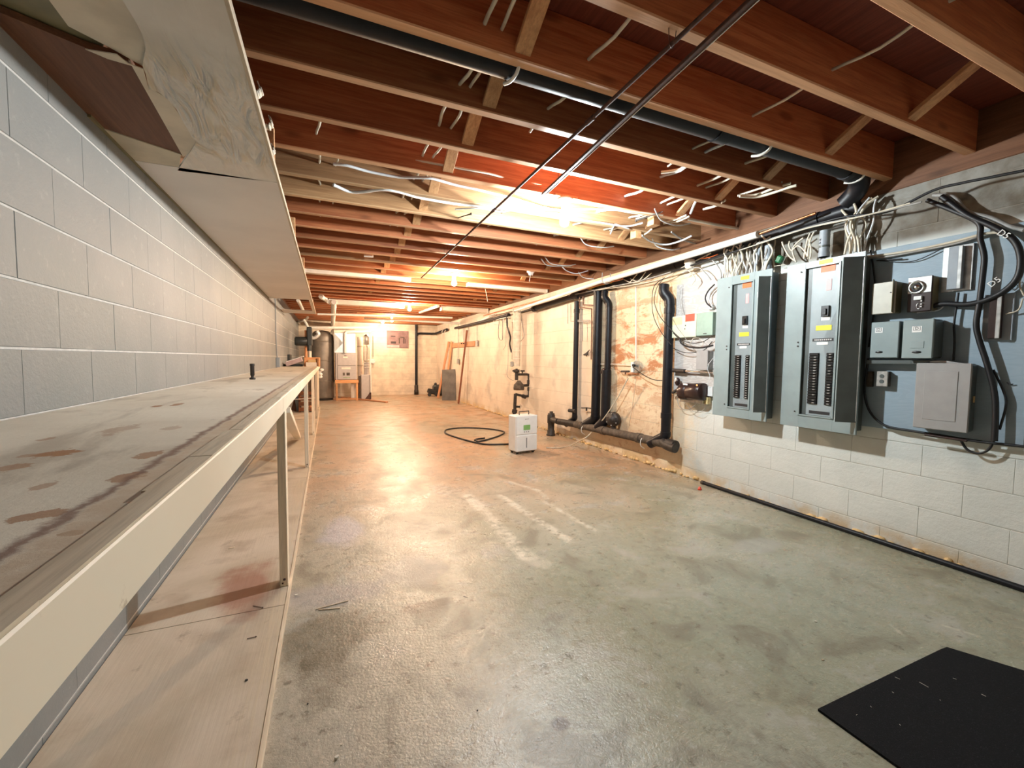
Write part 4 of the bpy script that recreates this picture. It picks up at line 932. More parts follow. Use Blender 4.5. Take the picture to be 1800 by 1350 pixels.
t, Xf, A, B = wallbox('grey_box', 1224, 1243, 616, 651, .08, 'greyplastic', 'plain grey box under the sage green box, left of the left breaker panel', 'electrical box', back=3.519)
# horizontal conduit with black end
t = thing('metal_conduit', P(1190, 651, X=3.47), 'shiny metal tube with dark end running sideways into the left breaker panel', 'conduit')
MB().cyl(P(1200, 652, X=3.47), P(1254, 655, X=3.47), .010, 14).build('tube', 'chrome', t)
MB().cyl(P(1184, 651, X=3.47), P(1204, 652.5, X=3.47), .022, 14).build('end_fitting', 'cast', t)
# coil transformer / motor
t = thing('doorbell_transformer', P(1218, 702, X=3.45), 'brown black cylindrical device with a small orange light on the pale board', 'device')
A = P(1199, 688, X=3.44); B = P(1238, 689, X=3.44); r_ = abs(P(1218, 673, X=3.44).z - P(1218, 703, X=3.44).z) / 2
MB().lathe([(0, 0), (r_ * .92, 0), (r_, .008), (r_, .10), (r_ * .95, .104), (r_ * .95, .108), (r_, .112), (r_, (B - A).length - .006), (r_ * .93, (B - A).length), (0, (B - A).length)], A, (B - A), 26).build('device_body', 'coil', t)
c = P(1225, 676, X=3.36)
k = NT('amber_glow'); k.b.inputs['Emission Color'].default_value = (1, .35, .08, 1); k.b.inputs['Emission Strength'].default_value = 4
k.fin((.8, .3, .1), .4)
p1 = P(1225, 677, X=3.44 - r_ - .002); MB().sphere(p1, .007, 10, 8).build('amber_light', k.m, t)
p1 = P(1224, 684, X=3.44 - r_ - .002); MB().sphere(p1, .004, 10, 8).build('pilot_light', 'white', t)
A_ = P(1201, 675, X=3.44 - r_ * .8); MB().box(A_.x - .004, A_.x, A_.y - .06, A_.y, A_.z - .01, A_.z + .006).build('maker_plate', 'white', t)
MB().box(3.44, 3.519, P(1240, 700, X=3.48).y, P(1200, 700, X=3.48).y, P(1220, 708, X=3.48).z, P(1220, 700, X=3.48).z, .003).build('bracket', 'galv', t)
t = thing('valve_actuator', P(1190, 680, X=3.46), 'small dark plastic valve fitting beside the black cylindrical device', 'fitting')
MB().sphere(P(1191, 671, X=3.46), .03, 12, 8, sz=1.5).build('bulb_body', 'coil', t)
MB().tube(smooth(px([(1182, 690), (1190, 686), (1196, 682)], X=3.46), 3), .016, 10).build('arm', 'cast', t)
MB().sphere(P(1188, 668, X=3.44), .014, 10, 8, sz=1.8).build('cap', 'fixture', t)
t, Xf, A, B = wallbox('wall_outlet', 1244, 1252, 679, 697, .04, 'white', 'white outlet box squeezed against the left breaker panel', 'outlet', back=3.519, b=.003)
t, Xf, A, B = wallbox('wall_plug', 1237, 1243, 698, 711, .05, 'straw', 'cream plug hanging below the white outlet box', 'plug', back=3.519, b=.003)

# wires in that corner
cab = [([(1183, 585), (1195, 596), (1215, 603), (1235, 601), (1250, 592), (1254, 590)], .004, 'black', 'thin black wire sagging just under the green boxes'),
       ([(1194, 594), (1198, 604), (1212, 610), (1235, 611), (1253, 607)], .009, 'black', 'thick black cable sagging under the green boxes'),
       ([(1184, 612), (1200, 619), (1218, 620), (1238, 615), (1252, 600)], .004, 'black', 'thin black wire in the lowest sag under the green boxes'),
       ([(1213, 604), (1219, 595), (1230, 595), (1236, 603), (1230, 610), (1218, 611)], .003, 'cable', 'white wire loop hanging under the pale green box'),
       ([(1254, 629), (1245, 640), (1235, 645), (1223, 648)], .003, 'cableblue', 'white wire crossing the plain grey box'),
       ([(1246, 640), (1244, 650), (1248, 662), (1244, 678)], .003, 'cableblue', 'white wire dropping to the white outlet box'),
       ([(1199, 675), (1192, 685), (1190, 700), (1196, 716), (1210, 720), (1222, 712), (1238, 706)], .003, 'cablegrey', 'grey wire looping under the dark cylindrical device'),
       ([(1195, 700), (1205, 710), (1218, 722), (1230, 725), (1240, 717)], .002, 'cablegrey', 'hair-thin wire loop hanging below the pale board'),
       ([(1182, 560), (1190, 575), (1200, 588), (1212, 605), (1225, 622)], .0025, 'cablegrey', 'thin wire slanting across the pale green box'),
       ([(1196, 505), (1195, 530), (1200, 552)], .003, 'cablegrey', 'thin grey wire running up the weathered board')]
for pts, r_, mt, lb in cab: cable(px(pts, X=3.445 if 'box' in lb or 'slant' in lb else 3.47), r_, mt, 'wire', lb, 'wire')
cable(px([(1256, 500), (1246, 510), (1240, 522), (1242, 532), (1250, 540)], X=3.46), .007, 'black', 'cable', 'black cable curling at the upper left corner of the left breaker panel')
cable(px([(1256, 506), (1248, 516), (1247, 528), (1253, 540)], X=3.47), .006, 'cableblue', 'cable', 'white cable curling at the upper left corner of the left breaker panel')
MB().box(3.49, 3.519, P(1254, 548, X=3.5).y, P(1246, 536, X=3.5).y, P(1250, 544, X=3.5).z, P(1250, 536, X=3.5).z, .003).build('cable_clip', 'white', None, 'white clip on the weathered board beside the breaker panel', 'clip')
# long thin loops falling in front of the vertical black pipe
cable(px([(1165, 490), (1150, 503), (1146, 530), (1150, 560), (1165, 588), (1180, 606)], X=3.40), .004, 'black', 'cable', 'thin black cable falling in a long arc left of the thick black pipe')
cable(px([(1168, 488), (1155, 505), (1150, 530), (1160, 556), (1180, 580), (1196, 595)], X=3.38), .004, 'black', 'cable', 'second thin black cable crossing in front of the thick black pipe')

# ---- conduits and cables above the panels
def conduit(x, yt, xb, yb, r_, lb, X=3.45):
    A = P(x, yt, X=X); B = P(xb, yb, X=X); A = Vector((X, B.y, A.z)); t = thing('conduit', B, lb, 'conduit')
    MB().cyl(B, A, r_, 18).build('conduit_pipe', 'conduit', t)
    MB().cyl(B, B + Vector((0, 0, .035)), r_ * 1.12, 18).build('locknut', 'conduit', t)
    MB().cyl(B + Vector((0, 0, .07)), B + Vector((0, 0, .085)), r_ * 1.05, 18).build('band', 'enameldark', t)
    for dz in (.10, .125): text_mesh('<', .03, 'ink', 'arrow_mark', t, (X - r_ - .0015, B.y + .012, B.z + dz), RW, .0015)
conduit(1354, 430, 1349, 474, .028, 'grey plastic conduit entering the top of the left breaker panel')
conduit(1452, 405, 1448, 452, .034, 'grey plastic conduit entering the top of the right breaker panel')
cable([(3.45, P(1328, 474, X=3.45).y, 2.02), (3.45, P(1328, 474, X=3.45).y, 2.10), (3.46, P(1332, 440, X=3.45).y, 2.18), (3.44, P(1340, 430, X=3.45).y, 2.26)], .014, 'conduit', 'flexible_conduit', 'slim grey flexible conduit beside the bigger one over the left panel', 'conduit')
def bunch(y0, y1, zb, n, grp, lb):
    for i in range(n):
        y = y0 + (y1 - y0) * (i + random.random() * .6) / n; x = random.uniform(3.41, 3.49); r_ = random.choice([.0065, .0075, .0085])
        bow = random.uniform(-.07, .07); pts = [Vector((x, y, zb - .01)), Vector((x, y + bow * .3, zb + .08)), Vector((x + random.uniform(-.04, .02), y + bow, zb + .18)), Vector((x + random.uniform(-.05, .01), y + bow * .6 + random.uniform(-.04, .04), zb + .27)), Vector((3.46 + random.uniform(-.03, .03), y + random.uniform(-.14, .14), zb + .35))]
        cable(pts, r_, random.choice(['cable', 'cable', 'cable', 'cableblue', 'cablegrey']), 'feeder_cable', lb, 'cable', grp)
bunch(2.56, 2.95, 2.00, 18, 'cables into the left breaker panel', 'pale cable rising from the top of the left breaker panel')
bunch(2.45, 2.56, 2.00, 3, 'cables into the left breaker panel', 'pale cable rising from the top of the left breaker panel')
bunch(1.80, 1.90, 2.04, 12, 'cables at the near end of the right breaker panel', 'pale cable rising from the near end of the right breaker panel top')
for i, pts in enumerate(([(1400, 460), (1387, 450), (1377, 432), (1375, 425)], [(1398, 458), (1393, 440), (1400, 428), (1412, 418)], [(1421, 455), (1415, 442), (1403, 432), (1392, 440), (1387, 432), (1388, 424)], [(1413, 455), (1416, 437), (1420, 420), (1424, 410)], [(1420, 455), (1421, 438), (1426, 418), (1431, 408)], [(1424, 455), (1426, 440), (1422, 420)])):
    cable(px(pts, X=3.44), .0065, 'cable', 'feeder_cable', ['leftmost pale cable curling out of the right breaker panel top', 'second pale cable from the left curling over the right breaker panel top', 'pale cable making a full loop over the right breaker panel top', 'pale cable crossing behind the looped one over the right breaker panel', 'pale cable rising straight left of the bigger grey conduit', 'shortest pale cable beside the bigger grey conduit'][i], 'cable', 'looping cables over the right panel')
MB().obox(P(1371, 456, X=3.47), (.05, .05, .06), Matrix.Rotation(.5, 3, 'X'), .01).build('ground_clamp', 'green', None, 'green clamp between the tops of the two breaker panels', 'clamp')
cable(px([(1361, 468), (1380, 465)], X=3.45), .003, 'cable', 'wire', 'short pale wire bridging the tops of the two breaker panels', 'wire')
# cables running along the wall above, right to left
cable(px([(1800, 300), (1740, 312), (1690, 322), (1640, 335), (1560, 372), (1480, 382), (1400, 405), (1330, 430), (1260, 452), (1180, 478)], X=3.38), .008, 'black', 'cable', 'black cable running along the wall top above both breaker panels')
cable(px([(1620, 355), (1560, 370), (1500, 383), (1440, 395), (1380, 412), (1330, 428)], X=3.36), .006, 'cablegrey', 'cable', 'grey cable following the black one above both breaker panels')
cable(px([(1600, 357), (1540, 374), (1480, 388), (1420, 401), (1360, 420), (1300, 440)], X=3.355), .005, 'cable', 'cable', 'pale cable following the black one above both breaker panels')
cable(px([(1330, 430), (1240, 460), (1180, 478), (1120, 495), (1060, 507), (1000, 520)], X=3.40), .007, 'cablegrey', 'cable', 'grey cable running under the white pipe towards the vertical pipes')
cable(px([(1250, 445), (1200, 470), (1170, 488), (1130, 498), (1085, 505), (1030, 512)], X=3.42), .006, 'cable', 'cable', 'pale cable drooping along the wall top left of the panels')
for i, pts in enumerate(([(1145, 480), (1130, 492), (1112, 497), (1098, 492), (1090, 485)], [(1135, 478), (1122, 494), (1108, 490)], [(1120, 482), (1106, 497), (1094, 500)], [(1080, 502), (1063, 508), (1045, 510), (1030, 507)], [(1240, 450), (1255, 460), (1266, 475), (1268, 488)], [(1200, 480), (1225, 470), (1240, 480), (1250, 492)], [(1210, 475), (1222, 490), (1216, 500)])):
    cable(px(pts, X=3.40), .0055, random.choice(['cable', 'cablegrey', 'cable']), 'loose_cable', 'loose pale cable tangled below the long white pipe', 'cable', 'tangled cables below the white pipe')
cable(px([(1262, 447), (1248, 452), (1232, 455)], X=3.38), .005, 'orange', 'cable', 'short orange cable above the weathered board')
cable(px([(1075, 497), (1050, 503), (1035, 508)], X=3.38), .005, 'yellow', 'cable', 'short yellow cable along the white pipe near the vertical pipes')
c = P(1212, 466, X=3.40); t = thing('insulator_knob', c, 'cream round fitting hanging under the white pipe above the weathered board', 'fitting')
MB().lathe([(0, .05), (.05, .05), (.055, .02), (.045, .015), (.045, -.02), (.03, -.04), (0, -.04)], c, (0, 0, 1), 18).build('knob_body', 'fixture', t)
cable(px([(1512, 452), (1560, 447), (1620, 437), (1680, 424), (1730, 411), (1760, 408)], X=3.48), .008, 'cable', 'cable', 'pale cable bundle running along the top edge of the blue grey board')
cable(px([(1512, 455), (1560, 451), (1620, 440), (1680, 428), (1725, 414)], X=3.485), .007, 'cablegrey', 'cable', 'grey cable under the pale bundle on the board top edge')
cable(px([(1530, 440), (1535, 470), (1538, 500), (1537, 540), (1532, 580), (1527, 610)], X=3.49), .006, 'black', 'cable', 'black cable dropping beside the side leaf of the right panel')
cable(px([(1540, 458), (1600, 460), (1650, 440), (1670, 425)], X=3.495), .003, 'black', 'wire', 'thin black wire sagging across the top of the blue grey board', 'wire')
cable(px([(1542, 458), (1572, 456), (1586, 455)], X=3.49), .005, 'black', 'wire', 'stubby black wire end with green tip on the blue grey board', 'wire')
for pts, r_, mt, lb in [([(1640, 343), (1675, 346), (1700, 372), (1740, 382), (1775, 398), (1800, 404)], .012, 'cablegrey', 'grey cable sweeping down from the joists to the top of the board corner'),
                        ([(1630, 352), (1680, 372), (1720, 392), (1723, 420), (1730, 450), (1728, 480), (1722, 530), (1716, 570), (1722, 600), (1735, 640), (1748, 690), (1750, 730), (1748, 775)], .014, 'black', 'thick black service cable hanging down the whole blue grey board'),
                        ([(1655, 345), (1700, 378), (1745, 398), (1780, 420), (1794, 450), (1790, 485), (1768, 510), (1735, 527), (1700, 535), (1660, 534), (1634, 540)], .016, 'black', 'thick black cable curving in a big loop to the dial timer, white printed marks'),
                        ([(1746, 650), (1765, 690), (1768, 715), (1757, 755)], .006, 'black', 'thin dark cable bowing right beside the hanging service cable'),
                        ([(1526, 630), (1520, 690), (1530, 725), (1556, 748), (1600, 757), (1650, 765), (1720, 776), (1800, 785)], .008, 'black', 'black cable following the bottom edge of the blue grey board'),
                        ([(1688, 772), (1700, 790), (1720, 797), (1738, 790), (1748, 772)], .007, 'black', 'black cable loop hanging below the bottom of the board'),
                        ([(1685, 514), (1682, 535), (1677, 570), (1678, 600), (1676, 634)], .006, 'black', 'slim black cord dropping from the slim metal block'),
                        ([(1663, 532), (1650, 545), (1625, 548), (1612, 550)], .004, 'cableblue', 'white wire curving out of the dial timer'),
                        ([(1798, 480), (1792, 500), (1800, 520)], .004, 'cable', 'pale wire at the right edge of the blue grey board, upper'),
                        ([(1798, 525), (1790, 545), (1768, 552)], .004, 'cable', 'pale wire reaching to the brown slim metal block')]:
    cable(px(pts, X=3.49 if r_ < .013 else 3.47), r_, mt, 'cable', lb, n=10 if r_ > .01 else 6)
cb = D.objects['cable'] if 'cable' in D.objects else None
# white printed marks on the looping cable
for (a, b, an, tx) in ((1764, 412, -.75, 'D5'), (1748, 496, .7, 'D5')):
    p_ = P(a, b, X=3.448); big = [o for o in C.objects if o.get('label', '').startswith('thick black cable curving')][0]
    text_mesh(tx, .045, 'white', 'printed_mark', big, p_, RW @ Matrix.Rotation(an, 3, 'Z') if an else RW, .001)
cable(px([(1626, 764), (1680, 772), (1700, 775)], X=3.45), .008, 'coil', 'cable', 'dark reddish cable stub under the grey load centre')
t = thing('wall_nail', P(1775, 675, X=3.51), 'bent dark nail in the lower right of the blue grey board', 'nail')
MB().tube(px([(1770, 672), (1774, 676), (1781, 675)], X=3.505), .003, 6).build('shank', 'ink', t)

# ================================================================== VERTICAL DRAIN PIPES
def vpipe(xt, yt, xb, yb, r_, lb, X=3.47, mat='abs', offset=False, foot=None, coup=()):
    A = P(xt, yt, X=X); B = P(xb, yb, X=X); ymid = (A.y + B.y) / 2
    A.y = B.y = ymid
    t = thing('drain_stack', B, lb, 'pipe')
    MB().cyl(B, A, r_, 20).build('stack_pipe', mat, t)
    for f in coup:
        c = B.lerp(A, f); MB().cyl(c, c + Vector((0, 0, .06)), r_ * 1.12, 20).build('coupling', mat, t)
    if offset:
        MB().tube(smooth([A + Vector((0, 0, -.01)), A + Vector((0, .015, .06)), A + Vector((-.03, .06, .14)), A + Vector((-.02, .07, .22))], 4), r_ * 1.08, 18).build('offset_bend', mat, t)
    if foot: 
        MB().tube(smooth([B + Vector((0, 0, .02)), B + Vector((0, .01, -.03)), B + Vector((foot[0] * .5, foot[1] * .5, -.09)), B + Vector((foot[0], foot[1], -.15))], 4), r_ * 1.08, 18).build('foot_bend', mat, t)
    return t, A, B
vpipe(1012, 530, 1012, 733, .040, 'leftmost of the tall black vertical drain pipes, with a side stub', foot=(-.02, .22), coup=(.9,))
vpipe(1049, 508, 1049, 733, .062, 'thick middle black vertical drain pipe', foot=(-.02, .22), coup=(.97,))
t, A, B = vpipe(1070, 540, 1068, 650, .042, 'slimmer black vertical pipe right of the thick middle one', X=3.48, offset=True)
vpipe(1066, 650, 1064, 735, .062, 'short thick black standpipe under the slimmer vertical pipe', X=3.46, foot=(-.02, .14), coup=())
vpipe(1177, 535, 1170, 762, .052, 'tallest thick black vertical drain pipe next to the pale board', X=3.46, offset=True, foot=(-.04, .2), coup=(.12, .93))
c = P(1062, 655, X=3.44); MB().tube(smooth([c + Vector((0, .06, -.01)), c + Vector((0, .03, .04)), c + Vector((0, -.02, .03))], 4), .02, 12).build('red_trap', 'coil', None, 'dark red curved fitting on top of the short standpipe', 'fitting')
c = P(1005, 722, X=3.42); MB().cyl(c + Vector((-.02, .05, 0)), c + Vector((.02, -.06, 0)), .028, 16).build('cleanout_stub', 'cast', None, 'short capped black stub beside the leftmost drain pipe', 'pipe')
# horizontal collector
t = thing('collector_pipe', P(1080, 780, X=3.42), 'dusty black collector pipe sloping low along the right wall', 'pipe')
A = P(1180, 782, X=3.43); B = P(1012, 746, X=3.43)
MB().tube([A, B], .052, 20).build('pipe_run', 'dusty', t)
MB().cyl(A + Vector((0, -.06, -.003)), A + Vector((0, .05, 0)), .062, 20).build('end_hub', 'cast', t)
for f in (.25, .62, .9):
    c = A.lerp(B, f); MB().cyl(c, c + (B - A).normalized() * .07, .060, 20).build('coupling', 'dusty', t)
MB().tube(smooth([A + Vector((-.005, .12, .01)), A + Vector((-.02, .06, -.01)), A + Vector((-.03, -.04, -.02)), A + Vector((-.03, -.09, -.02))], 3), .05, 18).build('cleanout_branch', 'cast', t)
D1 = P(982, 741, X=3.35)
MB().tube(smooth([B, B.lerp(D1, .5) + Vector((0, 0, .0)), D1], 4), .048, 18).build('left_run', 'cast', t)
t = thing('cleanout_stack', P(973, 764, Z=0), 'short black iron standpipe rising from the floor left of the collector pipe', 'pipe')
F = P(973, 765, Z=0); F = Vector((F.x - .05, F.y, 0))
MB().lathe([(0, 0), (.075, 0), (.078, .02), (.062, .03), (.064, .08), (.054, .09), (.054, .20), (.064, .21), (.064, .34), (.056, .35), (.056, .37), (.030, .375), (.030, .40), (0, .40)], F, (0, 0, 1), 22).build('standpipe', 'cast', t)
MB().tube([F + Vector((0, 0, .27)), D1 + Vector((0, .02, 0))], .046, 18).build('branch', 'cast', t)
for i, (a, b) in enumerate(((1024, 757), (1128, 780))):
    c = P(a, b, X=3.38); MB().tube(smooth([c + Vector((.05, 0, .09)), c + Vector((-.012, 0, .05)), c + Vector((-.015, 0, -.02)), c + Vector((.04, 0, -.06))], 4), .005, 6).build('pipe_strap', 'pvc', None, ('white strap around the collector pipe, left one', 'white strap around the collector pipe, right one')[i], 'strap')
# round valve wheel / pump on the wall
c = P(1078, 737, X=3.44); t = thing('check_valve', c, 'round black iron valve body against the wall above the collector pipe', 'valve')
MB().lathe([(0, -.05), (.085, -.05), (.095, -.03), (.095, .03), (.085, .04), (.05, .05), (.03, .08), (0, .08)], c, (-1, -.5, 0), 24).build('valve_body', 'cast', t)
for a_ in range(6):
    q_ = c + Vector((-.045, -.02, 0)) + Matrix.Rotation(a_ * math.pi / 3, 3, Vector((-1, -.5, 0)).normalized()) @ Vector((0, 0, .075)); MB().sphere(q_, .008, 8, 6).build('flange_bolt', 'galv', t)
MB().cyl(c + Vector((0, -.005, -.09)), c + Vector((0, -.005, -.16)), .03, 12).build('lower_neck', 'cast', t)
# small things on the wall between pipes
t = thing('wall_clip', P(1030, 625, X=3.5), 'dark bird-shaped clamp fixed on the wall between two vertical pipes', 'clamp')
MB().prism(px([(1024.5, 623.5), (1027, 622), (1030, 620), (1036, 614.5), (1032.5, 621), (1031, 626), (1029.5, 622.8), (1027, 625)], X=3.51), (.01, 0, 0)).build('clamp_body', 'ink', t)
t = thing('hose_bib', P(1031, 718, X=3.46), 'small dark valve handle on the wall between the left two vertical pipes', 'tap')
MB().tube(px([(1022, 717), (1032, 717), (1046, 719)], X=3.47), .008, 8).build('branch', 'cast', t); MB().tube(px([(1031, 716), (1031, 722)], X=3.46), .013, 8).build('stem', 'cast', t)
t = thing('wall_tap', P(1098, 653, X=3.46), 'small brass and black tap on the rust-stained wall', 'tap')
MB().tube(px([(1092, 653), (1106, 653)], X=3.47), .012, 8).build('tap_body', 'cast', t); MB().tube(px([(1100, 653), (1099, 658)], X=3.45), .009, 8).build('spout', 'rust', t)
c = P(1117, 645, X=3.49); t = thing('wall_outlet', c, 'round-backed metal outlet with a white plate on the rust-stained wall', 'outlet')
MB().cyl(c + Vector((.045, 0, 0)), c + Vector((.0, 0, 0)), .075, 20).build('round_box', 'galv', t)
MB().box(c.x - .012, c.x, c.y + .03, c.y + .075, c.z - .07, c.z + .06, .003).build('plate', 'white', t); MB().cyl(c + Vector((-.012, -.0, .02)), c + Vector((-.04, 0, .02)), .018, 10).build('plug', 'black', t)
cable(px([(1112, 645), (1125, 655), (1140, 664), (1152, 668), (1166, 669)], X=3.44), .005, 'black', 'cable', 'black cord from the wall outlet to the tallest black pipe')
cable(px([(1118, 530), (1118, 580), (1118, 640)], X=3.52), .009, 'pvc', 'wall_conduit', 'white conduit running straight down the stained wall to the outlet', 'conduit', k=1)
cable(px([(1118, 504), (1118, 531)], X=3.52), .009, 'pvc', 'wall_conduit', 'short upper length of the white conduit at the wall top', 'conduit', k=1)
cable(px([(1052, 640), (1080, 640), (1112, 641)], X=3.50), .005, 'pvc', 'wire', 'thin white wire running level from the thick pipe to the outlet', 'wire', k=1)
cable(px([(1104, 665), (1085, 700), (1062, 735), (1035, 765), (1010, 780), (985, 786), (965, 786)], X=3.40)[:4] + [P(1030, 769, X=3.15), P(1005, 782, Z=.012), P(985, 787, Z=.009), P(960, 787, Z=.009)], .0085, 'cable', 'cord', 'cream power cord slanting from the outlet down to the dehumidifier', 'cord')
cable(px([(1118, 665), (1112, 710), (1105, 750), (1101, 760)], X=3.52), .003, 'cable', 'cord', 'hair-thin cord hanging below the wall outlet')
# water lines, small copper verticals
for i, (pts, r_) in enumerate((([(1019, 518), (1019, 540), (1040, 543), (1040, 580), (1039, 632)], .009), ([(1025, 515), (1025, 536), (1050, 537)], .009), ([(998, 535), (998, 569)], .006), ([(1003, 535), (1003, 565), (1034, 566)], .006), ([(1015, 563), (1037, 563)], .007), ([(1024, 565), (1024, 600)], .005))):
    cable(px(pts, X=3.47), r_, 'dullcopper' if i < 2 else 'cablegrey', 'water_line', ['copper water line stepping down between the left and middle vertical pipes', 'short copper water line hooking into the middle vertical pipe', 'thin grey line left of the leftmost vertical pipe', 'thin grey line crossing behind the leftmost vertical pipe', 'short level grey line right of the leftmost vertical pipe', 'thin drop line under the level grey line'][i], 'pipe', k=1)
# wall chase strips beside the pipes
for i, (x_, w_) in enumerate(((1022, .03), (1057, .05), (1078, .05), (1190, .08))):
    pass

# ================================================================== METER PIPE WITH VALVES
XM = 3.28
Fm = P(905, 735, X=XM)
def mp(a, b): return P(a, b, X=XM)
YM = mp(908, 640).y
t = thing('wrapped_pipe', (XM, YM, 1.2), 'vertical pipe wrapped in cream insulation, ending in a black valve set', 'pipe')
def my(a, b): return P(a, b, Y=YM)
A = my(909, 550); B = my(908, 644)
MB().tube([A, A.lerp(B, .3), A.lerp(B, .6), B], .062, 18, True, [.080, .075, .072, .068]).build('insulated_length', 'insul', t)
for f in (.15, .35, .5, .7, .85): 
    c = A.lerp(B, f); MB().cyl(c, c + Vector((0, 0, -.012)), .078, 18).build('tape_band', 'fixture', t)
v = thing('valve_set', my(905, 732), 'black iron valve and meter assembly under the wrapped pipe, behind the dehumidifier', 'valve')
m = MB(); m.lathe([(0, 0), (.058, 0), (.058, .06), (.022, .055), (.022, .075), (0, .075)], my(908, 655), (0, 0, 1), 16); m.build('top_union', 'cast', v)
T = lambda pts, r_, nm, mt='cast', n=12: MB().tube([my(a, b) for a, b in pts], r_ * 1.7, n).build(nm, mt, v)
T([(908, 650), (908, 668)], .019, 'upper_pipe'); T([(901, 652), (912, 652)], .008, 'wing')
T([(908, 658), (926, 658), (930, 659)], .014, 'bypass_top'); T([(918, 657), (918, 653)], .008, 'valve_stem'); T([(915, 652), (922, 652)], .008, 'valve_handle')
T([(930, 657), (930, 677)], .017, 'bypass_side'); T([(930, 668), (930, 675)], .024, 'bypass_union'); T([(930, 680), (930, 696)], .015, 'bypass_lower'); T([(930, 681), (930, 687)], .022, 'bypass_union')
c = my(912, 678); MB().lathe([(0, -.085), (.10, -.08), (.105, -.04), (.095, .02), (.05, .07), (.03, .10), (0, .10)], c, (0, -.0, 1), 18).build('meter_body', 'dusty', v)
T([(916, 678), (930, 677)], .015, 'meter_outlet'); T([(930, 696), (922, 697), (915, 695), (906, 693)], .014, 'lower_arm'); T([(924, 698), (918, 696)], .022, 'lower_valve')
T([(906, 692), (905, 712), (905, 722)], .018, 'riser'); T([(905, 720), (904, 726)], .030, 'riser_union'); T([(904, 726), (904, 742)], .020, 'floor_pipe')
T([(906, 715), (914, 715)], .012, 'drain_arm'); MB().lathe([(.03, 0), (.038, .006), (.03, .012)], my(914, 715), (0, -1, 0), 14).build('hand_wheel', 'galv', v)
MB().cyl(my(904, 742), Vector((my(904, 742).x, YM, 0)), .034, 12).build('base_pipe', 'cast', v)
# hanging cords near
cable([my(893, 560), my(893, 640), my(891, 658), my(896, 666), my(903, 669)], .004, 'cablegrey', 'cord', 'thin grey cord hanging in front of the wrapped pipe')
cable([my(900, 560), my(900, 632)], .005, 'cablegrey', 'cord', 'cord ending in a grey socket left of the wrapped pipe', k=1)
c = my(900, 640); MB().box(c.x - .03, c.x + .02, c.y - .03, c.y + .03, c.z - .05, c.z + .05, .008).build('hanging_socket', 'cablegrey', None, 'grey socket hanging left of the wrapped pipe', 'socket')
XC = 3.44
cable(px([(892, 553), (891, 560), (892, 575), (897, 592), (896, 605), (899, 619)], X=XC), .018, 'black', 'cable', 'thick black cable dangling left of the wrapped pipe')
cable(px([(878, 560), (876, 580), (877, 595), (883, 597), (883, 580), (884, 560)], X=XC), .009, 'cablegrey', 'cable', 'grey cable hanging in a narrow loop on the right wall')
cable(px([(890, 575), (889, 605), (884, 615)], X=XC), .005, 'cablegrey', 'wire', 'thin wire with a hooked end left of the thick black cable', 'wire')
cable(px([(915, 545), (917, 565), (921, 585), (920, 594), (914, 601)], X=XC), .007, 'cablegrey', 'cable', 'grey cable bowing right of the wrapped pipe')
cable(px([(872, 563), (880, 560), (903, 556)], X=XC), .009, 'pvc', 'wire', 'white line running level above the narrow loop', 'wire')
c = P(903, 561, X=XC); MB().box(c.x - .02, c.x + .08, c.y - .1, c.y + .1, c.z - .06, c.z + .08, .006).build('junction_box', 'insul', None, 'square junction box at the top of the wrapped pipe', 'junction box')
c = P(931, 700, X=3.4)

# ================================================================== DEHUMIDIFIER
A = P(905, 795, Z=.03); B = P(948, 800, Z=.03)
yd = 5.03; A = P(905, 790, Y=yd); B = P(945, 792, Y=yd); x0, x1 = A.x, B.x; ztop = P(905, 731, Y=yd).z
t = thing('dehumidifier', ((x0 + x1) / 2, yd + .1, 0), 'white dehumidifier with green display standing on the floor', 'dehumidifier')
R = Matrix.Rotation(math.radians(8), 3, 'Z'); cx, cy = (x0 + x1) / 2 - .005, yd + .11; wd, dp = (x1 - x0) * .985, .21
def db(u0, u1, d0, d1, z0, z1, b, nm, mt, par=None):
    c = Vector((cx, cy, 0)) + R @ Vector(((u0 + u1) / 2 * wd, (d0 + d1) / 2, 0)); c.z = (z0 + z1) / 2
    return MB().obox(c, ((u1 - u0) * wd, d1 - d0, z1 - z0), R, b).build(nm, mt, par or t)
zb, zt = .035, ztop - .005; hh = zt - zb
db(-.5, .5, -dp / 2 + .02, dp / 2, zb, zt, .012, 'shell', 'whiteplastic')
db(-.5, .5, -dp / 2 - .005, -dp / 2 + .018, zb + hh * .47, zt + .003, .01, 'front_cover', 'whiteplastic')
db(-.5, .5, -dp / 2 - .005, -dp / 2 + .018, zb, zb + hh * .465, .01, 'water_tank', 'whiteplastic')
db(-.04, -.01, -dp / 2 - .008, -dp / 2 - .004, zb + hh * .10, zb + hh * .38, .001, 'level_window', 'darkplastic')
db(-.18, .14, -dp / 2 - .008, -dp / 2 - .004, zb + hh * .60, zb + hh * .74, .006, 'display', 'screen')
for u in (-.14, -.04, .06):
    c = Vector((cx, cy, 0)) + R @ Vector((u * wd, -dp / 2 - .005, 0)); c.z = zb + hh * .55
    MB().cyl(c, c + R @ Vector((0, -.004, 0)), .008, 12).build('button', 'cablegrey', t)
db(-.12, .08, -dp / 2 - .007, -dp / 2 - .004, zb + hh * .895, zb + hh * .912, .001, 'nameplate', 'cablegrey')
for i in range(9): 
    z0 = zb + hh * (.50 + .05 * i); db(.498, .506, -dp * .3, dp * .4, z0, z0 + hh * .03, .001, 'side_louvre', 'darkplastic')
hp = [(-.18, 0), (-.18, .045), (.28, .045), (.28, 0)]
pts = []
for u, z_ in hp: q_ = Vector((cx, cy, 0)) + R @ Vector((u * wd, 0, 0)); q_.z = zt + z_; pts.append(q_)
MB().tube(pts, .008, 8).build('handle', 'dusty', t)
